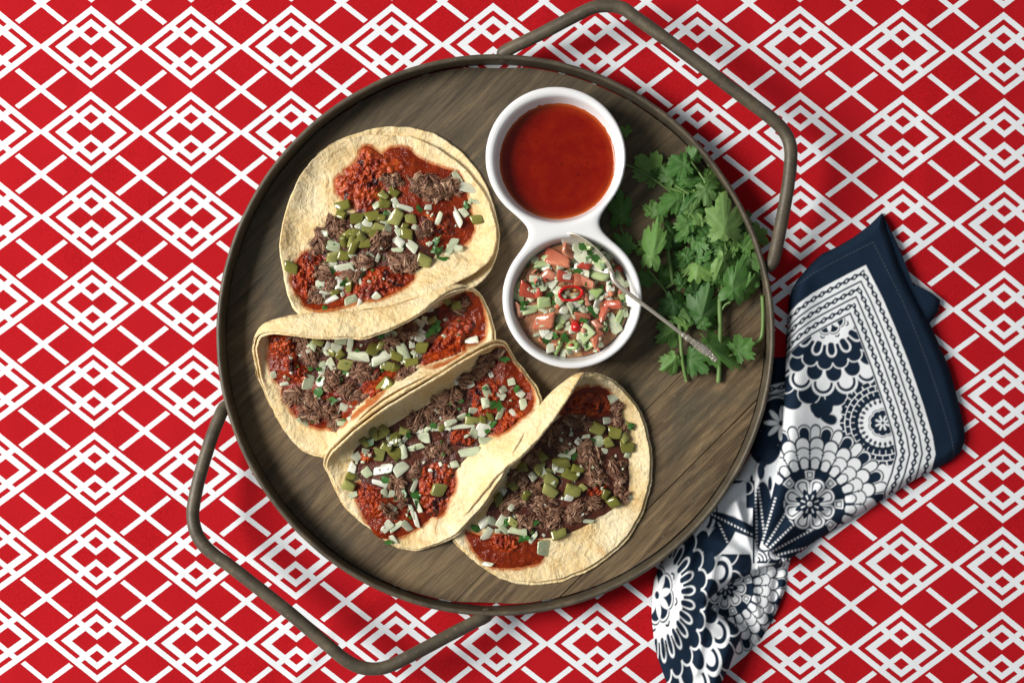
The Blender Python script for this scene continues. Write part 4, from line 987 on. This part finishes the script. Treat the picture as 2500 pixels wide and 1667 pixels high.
sprig("coriander sprig nearest the lower bowl's rim with one upright leaf", [(270,855,325,550,130,30,0.25),(300,880,210,940,110)],
      [([(400,1020,40),(340,940,46),(270,855,62)], 3, 2.2)], 46, (6, [(230,560),(380,480),(440,700),(420,880),(300,940),(220,760)], 28, 40, 16))
sprig("coriander sprig whose big notched leaf lies over the middle of the bunch", [(560,1195,630,925,230,14),(540,1175,415,995,175,4),(570,1245,775,1405,175,6),(755,1345,870,1265,170,10)],
      [([(680,1000,48),(686,1200,40),(680,1400,32),(676,1505,28)], 5.6, 6.2), ([(676,1330,40),(620,1270,44),(565,1215,50)], 2.6, 2.0), ([(680,1380,36),(720,1360,40),(757,1345,44)], 2.4, 2)], 44, (9, [(470,900),(640,860),(700,1000),(620,1180),(430,1180),(400,1000)], 40, 56, 15))
sprig("coriander sprig along the tray's right rim", [(740,1045,820,765,160,16),(800,755,890,635,120),(730,745,785,675,75),(800,1010,890,880,110)],
      [([(880,1290,26),(925,1240,30),(934,1120,36),(930,1000,42)], 4.4, 4.8), ([(690,1095,44),(715,1055,50),(745,1040,58)], 2.6, 2.2)], 50, (7, [(760,560),(860,560),(910,760),(900,900),(800,980),(740,760)], 44, 62, 13))
sprig("coriander sprig at the top of the bunch by the tray rim", [(515,225,375,290,150,20),(520,225,560,130,110,14),(420,330,575,330,100,8),(590,290,670,375,125),(565,330,655,300,100),(610,250,650,230,90)],
      [([(610,360,52),(560,285,58),(515,222,66)], 3, 2.4), ([(390,380,40),(440,395,44),(500,415,46)], 3.0, 2.6), ([(420,360,42),(470,390,46),(505,410,48)], 2.6, 2.2)], 46, (8, [(400,250),(560,220),(680,360),(560,420),(420,400)], 34, 50, 14))
sprig("palest coriander sprig on top of the bunch with one yellow-green leaf", [(712,705,702,412,215,22,0.75),(600,350,605,475,125,22,0.35),(490,550,562,455,75,24,0.5),(600,585,515,535,65,24,0.6),(720,735,650,925,90,16,0.45),(725,765,655,695,105,10,0.1)],
      [([(745,770,60),(725,735,68),(712,700,76)], 3.0, 2.6), ([(600,350,74),(590,330,72),(560,285,66)], 2.4, 2.2)], 58)
sprig("mid-green coriander sprig filling the centre of the bunch", [(475,410,335,525,140),(430,545,560,405,110,8),(530,805,630,735,85,12),(560,800,540,945,205,4),(690,785,565,835,120,8),(640,680,560,600,130,2),(700,800,780,860,90,2)],
      [([(530,800,50),(520,700,52),(480,560,52),(475,410,50)], 2.6, 2.2), ([(690,1090,40),(695,900,48),(690,785,56)], 2.6, 2.2)], 52, (12, [(400,460),(560,400),(720,520),(760,800),(640,920),(480,860)], 54, 68, 12))

# ------------------------------------------------------------------ napkin
def soft(d, w=0.9): return np.clip(0.5 + d / (2 * w), 0, 1)      # 1 inside (d>0)
def scal(r, th, R, n, amp, ph=0.0):
    """signed distance (outwards negative) to a ring of n round scallops"""
    t = np.abs(np.mod(th * n / (2 * PI) + ph, 1) - 0.5) * 2
    return R + amp * (np.sqrt(np.maximum(0, 1 - t * t * 0.98)) - 0.4) - r
def paint(img, cov, val): return img * (1 - cov) + val * cov
def petals(img, r, th, w, R0, ph, n, phase, fill, hw, line=None, lw=0.0, every=0, inner=None, arc=None):
    """one ring of rounded petals; 'inner' fills inside the outline, 'arc' = (gap, width, colour) draws an inset arc"""
    f = th * n / (2 * PI) + phase; t = np.mod(f, 1) - 0.5; kk = np.mod(np.floor(f), 2)
    b = PI * R0 / n * hw; u = t * 2 * PI * R0 / n
    d = (1 - np.hypot(u / b, np.maximum(r - R0, 0) / ph)) * min(b, ph); m = (r > R0 - ph * 1.5)
    if every: m = m & (kk == every - 1)
    if line is not None:
        img = paint(img, soft(d, w) * m, line); d = d - lw
    img = paint(img, soft(d, w) * m, fill)
    if arc:
        img = paint(img, soft(d - arc[0], w) * m, arc[2]); img = paint(img, soft(d - arc[0] - arc[1], w) * m, fill if inner is None else inner)
    return img
def rosette_a(x, y, cx, cy, s, img, sx=1.0, rot=0.0):
    dx, dy = (x - cx) / sx, y - cy; r = np.hypot(dx, dy) / s; th = np.arctan2(dy, dx) + rot; w = 0.9 / s
    img = petals(img, r, th, w, 176, 20, 40, 0.0, 1, 1.0, 0, 3.2, every=1)
    img = petals(img, r, th, w, 172, 23, 40, 0.0, 0, 1.34, 0, 2.2, every=2, arc=(0.6, 3.0, 1), inner=0)
    img = petals(img, r, th, w, 144, 22, 26, 0.5, 1, 1.12, 0, 4.2)
    img = petals(img, r, th, w, 121, 19, 24, 0.0, 1, 1.20, 0, 3.2)
    img = paint(img, soft(121 - r, w), 1)
    t = np.abs(np.mod(th * 24 / (2 * PI) + 0.5, 1) - 0.5) * 2 * PI * 124 / 24
    pin = np.where(r > 122, np.hypot(t, r - 122), np.maximum(t * 2.4, 0)); img = paint(img, soft(4.0 - pin, w) * soft(127 - r, w), 0)
    img = petals(img, r, th, w, 101, 15, 24, 0.0, 1, 0.98, 0, 3.0)
    t = np.abs(np.mod(th * 24 / (2 * PI), 1) - 0.5) * 2 * PI * 99 / 24
    img = paint(img, soft(100 - r, w) * soft(t - 9.2, w), 0)
    img = paint(img, soft(88 + 1.5 * np.cos(th * 24) - r, w), 0)
    t8 = np.mod(th * 8 / (2 * PI) + 0.5, 1) - 0.5; u8 = t8 * 2 * PI * 72 / 8
    bx = np.maximum(np.abs(u8), np.abs(r - 71)); img = paint(img, soft(11 - bx, w), 1); img = paint(img, soft(7.4 - bx, w), 0); img = paint(img, soft(4.8 - bx, w), 1)
    img = petals(img, r, th, w, 48, 18, 8, 0.0, 1, 1.12, 0, 2.5, arc=(4.6, 3.2, 0), inner=1)
    d = 31 + 7 * np.cos(th * 8 + PI) - r; img = paint(img, soft(d, w), 0)
    tk = np.abs(np.mod(th * 8 / (2 * PI), 1) - 0.5) * 2 * PI * 17 / 8
    img = paint(img, soft(1.6 - tk, w) * soft(23 - r, w) * soft(r - 12, w), 1)
    return paint(img, soft(6.5 - r, w), 1)
def rosette_t(x, y, cx, cy, s, img, sx=1.0, rot=0.0, heart=True, n=18, n2=14):
    dx, dy = (x - cx) / sx, y - cy; r = np.hypot(dx, dy) / s; th = np.arctan2(dy, dx) + rot; w = 0.9 / s
    img = petals(img, r, th, w, 236, 24, n, 0.5, 0, 0.72)
    img = petals(img, r, th, w, 204, 30, n, 0.0, 0, 0.86, 1, 2.5)
    img = petals(img, r, th, w, 170, 36, n, 0.5, 1, 1.02, 1, 2.0, arc=(3.5, 6.5, 0), inner=1)
    img = petals(img, r, th, w, 140, 31, n, 0.0, 0, 0.98, 1, 3.4)
    img = petals(img, r, th, w, 117, 21, n, 0.5, 0, 1.06, 1, 3.0)
    img = paint(img, soft(118 - r, w), 0)
    img = petals(img, r, th, w, 84, 20, n2, 0.0, 1, 0.74); img = petals(img, r, th, w, 82, 17, n2, 0.0, 0, 0.50)
    img = paint(img, soft(68 + 3.5 * np.cos(th * n2) - r, w), 1)
    if heart:
        tv = np.abs(np.mod(th * 8 / (2 * PI), 1) - 0.5); ch = soft(2.2 - np.abs(r - 55 + tv * 26), w) * (tv < 0.16); img = paint(img, ch, 0)
        ds = scal(r, th, 41, 8, 9, 0.0); img = paint(img, soft(ds, w), 0); img = paint(img, soft(ds - 2.8, w), 1); img = paint(img, soft(ds - 6.4, w), 0)
        pt = np.abs(np.mod(th * 8 / (2 * PI) + 0.5, 1) - 0.5) * 2 * PI * r / 8
        img = paint(img, soft(1.2 + 5.4 * np.sin(np.clip((r - 5) / 31, 0, 1) * PI) ** 0.7 - pt, w) * soft(36 - r, w) * soft(r - 6, w), 1)
        img = paint(img, soft(3.4 - r, w), 0)
    return img
def curve_x(pts, y): pts = sorted(pts, key=lambda p: p[1]); return np.interp(y, [p[1] for p in pts], [p[0] for p in pts])
def curve_y(pts, x): pts = sorted(pts); return np.interp(x, [p[0] for p in pts], [p[1] for p in pts])
VAL = [(1925,700),(1922,830),(1915,940),(1912,1010),(1908,1080),(1898,1150),(1882,1220),(1866,1290),(1852,1345),(1848,1372)]
def poly_d(pts, x, y):
    """distance to polyline and signed side"""
    best = np.full(x.shape, 1e9); side = np.zeros(x.shape)
    for (x0, y0), (x1, y1) in zip(pts[:-1], pts[1:]):
        dx, dy = x1 - x0, y1 - y0; t = np.clip(((x - x0) * dx + (y - y0) * dy) / (dx * dx + dy * dy), 0, 1)
        ex, ey = x - x0 - t * dx, y - y0 - t * dy; d = np.hypot(ex, ey); c = np.sign(dx * (y - y0) - dy * (x - x0))
        m = d < best; best = np.where(m, d, best); side = np.where(m, c, side)
    return best, side
POCK = [(1905,1372),(1862,1385),(1815,1405),(1772,1428),(1738,1455),(1728,1472),(1745,1492),(1790,1520),(1812,1545),(1790,1600),(1770,1660),(1765,1760)]
def napkin_print(x, y):
    # ---- flat upper panel: a mitred border round a field of rosettes
    xr = curve_x([(2080,580),(2114,647),(2156,730),(2190,810),(2220,888),(2255,990),(2277,1065),(2284,1108),(2272,1156),(2255,1200)], y)
    yt = curve_y([(2180,614),(2114,647),(2064,672),(2013,699),(1980,718),(1950,740),(1932,758),(1900,800)], x)
    d1 = (xr - x) * 0.925; d2 = (y - yt) * 0.89
    D = np.minimum(d1, d2); alo = np.where(d1 < d2, y * 1.07, x * 1.12)
    base = np.ones_like(x)
    base = rosette_t(x, y, 2022, 776, 0.93, base, 1.0, 0.1)
    for lx, ly, rx, ry, a in ((2017,987,20,12,-0.35),(2023,1023,21,12,0.2),(1996,1013,10,7,0.2),(1985,989,9,5,-0.3)):
        ca, sa = math.cos(a), math.sin(a); u, v = (x - lx) * ca + (y - ly) * sa, -(x - lx) * sa + (y - ly) * ca
        base = paint(base, soft((1 - np.hypot(u / rx, v / (ry * np.clip(1 + u / rx * 0.4, 0.3, 2)))) * 8), 0)
    # small round rosette beside the border
    dx, dy = x - 2155, y - 1032; r = np.hypot(dx, dy); th = np.arctan2(dy, dx)
    sc = soft(104 + 4 * np.cos(th * 22) - r); cell = np.abs(np.sin((r - 66) / 12 * PI * 0.9)); ang = np.abs(np.sin(th * 15 + np.floor((r - 66) / 13.3) * PI / 2))
    base = paint(base, sc, 0); base = paint(base, sc * ((cell < 0.30) | (ang < 0.22)) * (r > 68), 1)
    base = paint(base, soft(scal(r, th, 57, 26, 5, 0)), 1)
    tt = np.abs(np.mod(th * 26 / (2 * PI), 1) - 0.5) * 2 * PI * 52 / 26; base = paint(base, soft(3.6 - np.hypot(tt - 6.3, (r - 52) * 0.7)), 0)
    ds = scal(r, th, 33, 10, 5, 0); base = paint(base, soft(ds), 0); base = paint(base, soft(ds - 2), 1); base = paint(base, soft(ds - 5), 0)
    pt = np.abs(np.mod(th * 8 / (2 * PI), 1) - 0.5) * 2 * PI * r / 8; base = paint(base, soft(2.4 - pt) * soft(19 - r) * soft(r - 4), 1)
    # the large rosette
    ra = rosette_a(x, y, 1977, 1230, 1.0, base)
    rmask = (np.hypot(x - 1977, y - 1230) < 200)
    base = np.where(rmask, ra, base)
    # leaf fan with dotted veins running into the pinch
    px, py = x - 1848, y - 1366; pr = np.hypot(px, py); pa = np.arctan2(py, px)
    fan = (pa > -1.75) & (pa < 0.15) & (np.hypot(x - 1977, y - 1230) > 64) & (pr < 190) & (np.hypot(x - 1977, y - 1230) < 150) & ((y > 1262) | (x < 1935))
    fv = np.zeros_like(x)
    for a in (-1.52, -1.28, -1.02, -0.76, -0.50, -0.24, -0.02):
        off = np.abs(np.sin(pa - a) * pr); fv = np.maximum(fv, soft(2.6 - off) * (np.cos(pa - a) > 0) * (np.mod(pr, 8.6) < 4.8) * soft(150 + 10 * math.sin(a * 9) - pr))
    base = np.where(fan | (pr < 26), fv, base)  # navy round the pinch point is the fold's shade painted into the print
    # ---- left layer: navy hem, its border and a flower
    vx = curve_x(VAL, y); left = x < vx
    L = np.ones_like(x)
    yl = y + (x - 1880) * 0.22
    for y0, hw in ((965, 1.8), (1008, 1.8)): L = paint(L, soft(hw - np.abs(yl - y0)), 0)
    for y0 in (951, 988):
        s_ = np.abs(np.mod(x / 24.0, 1) - 0.5) * 2; L = paint(L, soft(2 + 4.5 * (1 - s_) - np.abs(yl - y0)), 0); L = paint(L, soft(2.4 - np.hypot((s_) * 12, yl - y0)), 1)
    dx, dy = x - 1908, y - 1033; r = np.hypot(dx, dy); th = np.arctan2(dy, dx) + 0.35
    ds = scal(r, th, 50, 6, 12, 0); L = paint(L, soft(ds + 14), 0); L = paint(L, soft(ds + 11), 1); L = paint(L, soft(ds + 6), 0)
    pt = np.abs(np.mod(th * 8 / (2 * PI), 1) - 0.5) * 2 * PI * r / 8
    L = paint(L, soft(0.8 + 5.6 * np.sin(np.clip((r - 6) / 38, 0, 1) * PI) ** 0.6 - pt) * soft(43 - r) * soft(r - 6), 1)
    L = paint(L, soft(40 - np.hypot((x - 1868) * 1.0, (y - 1085) * 0.8)) * (r > 55), 0)
    for lx, ly, rx, ry in ((1858,1150,9,21),(1866,1128,6,13),(1850,1118,4,12),(1880,1180,5,18),(1874,1105,5,14),(1835,1175,4,16)):
        L = paint(L, soft((1 - np.hypot((x - lx) / rx, (y - ly) / ry)) * 7), 0)
    L = np.where((y > 1172) & (x < 1843), paint(np.zeros_like(x), soft(1.8 - np.abs(np.hypot(x - 1822, y - 1190) - 16)), 1), L)
    # navy leaf with dots that meets the fan
    lf = soft((1 - np.hypot((x - 1862) / 24.0, (y - 1262) / 86.0)) * 12); dots = np.maximum(soft(2.4 - np.abs(x - 1858 + (y - 1240) * -0.12)), soft(2.4 - np.abs(x - 1846 - (y - 1240) * 0.02))) * (np.mod(y, 9) < 5)
    L = paint(L, lf, 0); L = np.where(lf > 0.5, dots, L)
    L = np.where(yl < 940, 0.0, L)
    up = np.where(left, L, np.where(D > 0, base, 0.0))
    # border lines
    bor = (D > 0) & (D < 91) & ~left
    B = np.ones_like(x)
    for c in (30.0, 58.5, 88.0): B = paint(B, soft(2.0 - np.abs(D - c)), 0)
    for c in (14.0, 44.0, 73.0):
        s_ = np.abs(np.mod(alo / 22.4 + c * 0.013, 1) - 0.5) * 2
        B = paint(B, soft(1.9 + 5.0 * (1 - s_) - np.abs(D - c)), 0); B = paint(B, soft(2.5 - np.hypot(s_ * 11, D - c)), 1)
    up = np.where(bor, B, up)
    # dashed stitching in the hem
    sd = np.abs(D + 42); up = np.where((D < -30) & ~left, np.maximum(up, 0.06 * soft(1.0 - sd) * (np.mod(alo, 9) < 6)), up)
    # ---- lower, crumpled end
    low = rosette_t(x, y, 1604, 1452, 1.62, np.ones_like(x), 0.56, 0.2, True, 24, 26)
    pd, ps = poly_d(POCK, x, y)
    pk = rosette_a(x, y, 1772, 1432, 0.86, np.ones_like(x), 0.92, 0.3)
    # a small leaf and white wedge above the fold
    lw = np.where(ps < 0, pk, low)
    lf1 = soft((1 - np.hypot(((x - 1758) + (y - 1312) * 0.55) / 30.0, (y - 1312) / 52.0)) * 12)
    dl = soft(2.3 - np.abs((x - 1770) - (y - 1310) * 0.45)) * (np.mod(y, 8) < 4.6)
    band_ = (y < 1352) & (x > 1752); lw = np.where(band_, 1.0, lw)
    lw = paint(lw, lf1, 0); lw = np.where(lf1 > 0.6, dl, lw)
    lf2 = soft((1 - np.hypot(((x - 1800) - (y - 1280) * 0.2) / 62.0, ((y - 1282) - (x - 1800) * 0.42) / 17.0)) * 9); lw = paint(lw, lf2, 0)
    d2_ = soft(2.3 - np.abs((y - 1286) - (x - 1800) * 0.5)) * (np.mod(x, 8) < 4.6); lw = np.where(lf2 > 0.6, d2_, lw)
    lowmask = (y > 1375) | ((y > 1195 + (x - 1640) * -0.1) & (x < np.minimum(1846, curve_x(VAL, y) - 4)) & ((x < 1822 - (1375 - y) * 0.0) | (y > 1240)) & (lf < 0.5) & (x < 1838))
    return np.where(lowmask, lw, up)

OUT = [(2153,520),(2125,548),(2087,577),(2045,602),(2006,620),(1982,642),(1962,665),(1946,684),(1935,703),(1927,728),(1924,755),(1921,800),(1915,868),(1882,870),(1876,920),(1868,990),(1850,1050),(1828,1110),(1800,1160),(1745,1210),(1700,1260),(1655,1310),(1624,1357),(1608,1385),(1597,1415),(1591,1460),(1591,1510),(1596,1555),(1604,1600),(1618,1640),(1640,1700),(1690,1745),(1745,1700),(1775,1638),(1820,1600),(1858,1560),(1890,1505),(1914,1448),(1928,1400),(1931,1362),(1990,1320),(2084,1263),(2150,1222),(2208,1185),(2256,1158),(2319,1126),(2345,1104),(2355,1078),(2356,1056),(2345,1000),(2319,902),(2296,848),(2265,778),(2230,712),(2196,640),(2175,575)]
def napkin():
    root = empty("napkin", P(2050, 1050, 0), label="crumpled navy and white cloth napkin with floral print tucked beside the tray", cat="napkin")
    o = np.array([tuple(p) for p in OUT], float)
    oo = []
    for i in range(len(o)):           # gentle rounding between the outline points
        a, b = o[i], o[(i + 1) % len(o)]
        for t in np.linspace(0, 1, 5, endpoint=False): oo.append(a + (b - a) * t)
    oo = np.array(oo)
    h = 1.9
    xs = np.arange(1586, 2362, h); ys = np.arange(514, 1752, h); X, Y = np.meshgrid(xs, ys)
    x, y = X.ravel(), Y.ravel()
    ins = np.zeros(x.shape, bool)
    for (x0, y0), (x1, y1) in zip(oo, np.roll(oo, -1, 0)):
        if y0 == y1: continue
        m = ((y0 > y) != (y1 > y)); ins ^= m & (x < (x1 - x0) * (y - y0) / (y1 - y0) + x0)
    F = grid_faces(*X.shape, False); keep = ins[F].sum(1) >= 1; F = F[keep]
    used = np.unique(F); remap = -np.ones(len(x), int); remap[used] = np.arange(len(used)); F = remap[F][:, ::-1]
    x, y, ins = x[used].copy(), y[used].copy(), ins[used]
    # distance to the outline, and snapping of the outermost vertices onto it
    dist = np.full(x.shape, 1e9); nx_, ny_ = x.copy(), y.copy()
    for (x0, y0), (x1, y1) in zip(oo, np.roll(oo, -1, 0)):
        dx, dy = x1 - x0, y1 - y0; q = dx * dx + dy * dy
        if q == 0: continue
        t = np.clip(((x - x0) * dx + (y - y0) * dy) / q, 0, 1); ex, ey = x0 + t * dx, y0 + t * dy; d = np.hypot(x - ex, y - ey)
        m = d < dist; dist = np.where(m, d, dist); nx_ = np.where(m, ex, nx_); ny_ = np.where(m, ey, ny_)
    dist = np.where(ins, dist, 0); x = np.where(ins, x, nx_); y = np.where(ins, y, ny_)
    rnd = lambda d, w: np.sqrt(np.clip(1 - (1 - np.clip(d / w, 0, 1)) ** 2, 0, 1))
    # heights: plump rolled edge, the valley that runs down to the pinch, the crumpled end
    g = lambda v, w: np.exp(-(v / w) ** 2)
    low = 1 / (1 + np.exp(-(y - 1372 + (x - 1850) * 0.2) / 14))
    topz = 30 + 8 * g(x - 2200, 120) * (1 - low)
    z = 2 + topz * rnd(dist, 24)
    vd, vs = poly_d(VAL, x, y); right = vs > 0
    right = x > curve_x(VAL, y)
    act = np.clip((y - 880) / 160, 0, 1) * (1 - low)
    z += act * np.where(right, 44 * rnd(vd, 34) * g(vd, 90), -18 * g(vd, 26))
    z += (1 - act) * (1 - low) * np.where(right, 0, -16) * (y > 700)
    # soft drape waves that run towards the pinch
    pa = np.arctan2(y - 1366, x - 1848); pr = np.hypot(x - 1848, y - 1366)
    z += (1 - low) * 8.5 * np.sin(pa * 9 + 1.0) * np.clip(pr / 60, 0, 1) * g(pr - 120, 130)
    z += -28 * g(pr, 30)
    # crumpled end: roll on the left, deep pocket on the right
    pd, ps = poly_d(POCK, x, y)
    z += low * np.where(ps < 0, -26 * np.clip(pd / 12, 0, 1) * g(pd, 60), 46 * rnd(pd, 30) * g(pd, 75))
    z += low * (14 * g(x - 1690 + (y - 1450) * 0.25, 55))
    z += low * 8 * g(poly_d([(1700, 1480), (1790, 1560)], x, y)[0], 16) * -1
    p2 = np.stack([x, y], 1)
    for (fx0, fy0, fx1, fy1, fw, fh) in ((1700,1300,1640,1560,13,12),(1745,1360,1700,1640,12,10),(1860,1130,1832,1290,10,13),(1800,1230,1842,1352,10,12),(1900,1400,1880,1530,11,-10),(1830,1400,1850,1500,9,9),(1660,1400,1628,1600,9,-8),(1960,700,1950,960,26,9),(2010,1180,1880,1345,14,10),(2060,1220,1900,1352,11,-7)):
        z += fh * g(poly_d([(fx0, fy0), (fx1, fy1)], x, y)[0], fw) * np.clip(dist / 14, 0, 1)
    z += 2.4 * nzv(p2, 1 / 60, 2.0) + 0.5 * nzv(p2, 1 / 22, 4.0)
    z = np.maximum(z * 1.0, 1.5) * np.where(dist < 0.01, 0.4, 1)
    pr_ = 0
    for ox, oy in ((-.5, -.5), (.5, -.5), (-.5, .5), (.5, .5)): pr_ = pr_ + napkin_print(x + ox * h * 0.6, y + oy * h * 0.6) / 4
    ob = add("printed_panel", PA(np.stack([x, y, z], 1)), F, M['napkin'], root)
    attr(ob.data, "print", pr_)
    # the under layers that show as a dark corner on the right and a turned edge on the left
    def flat(name, pts, zc, rise, pv):
        o2 = np.array(pts, float); o2 = np.array([o2[i] + (o2[(i + 1) % len(o2)] - o2[i]) * t for i in range(len(o2)) for t in (0, .25, .5, .75)]); c = o2.mean(0); V = []
        rr = (0.02, .3, .55, .75, .88, .95, 1.0)
        for r in rr:
            for q in o2: u = c + (q - c) * r; V.append((u[0], u[1], 1.5 + zc * rnd(np.array(1 - r), 0.2) + rise * nz(u[0], u[1], 5, 1 / 30)))
        n = len(o2); f2 = [tuple(f) for f in grid_faces(len(rr), n, True)] + [tuple(range(n))]
        q = add(name, PA(V), f2, M['napkin'], root); attr(q.data, "print", np.full(len(V), pv))
    flat("folded_corner", [(2155,522),(2196,606),(2226,690),(2272,714),(2296,733),(2290,762),(2272,786),(2255,800),(2200,760),(2160,640)], 22, 2, 0.0)
napkin()
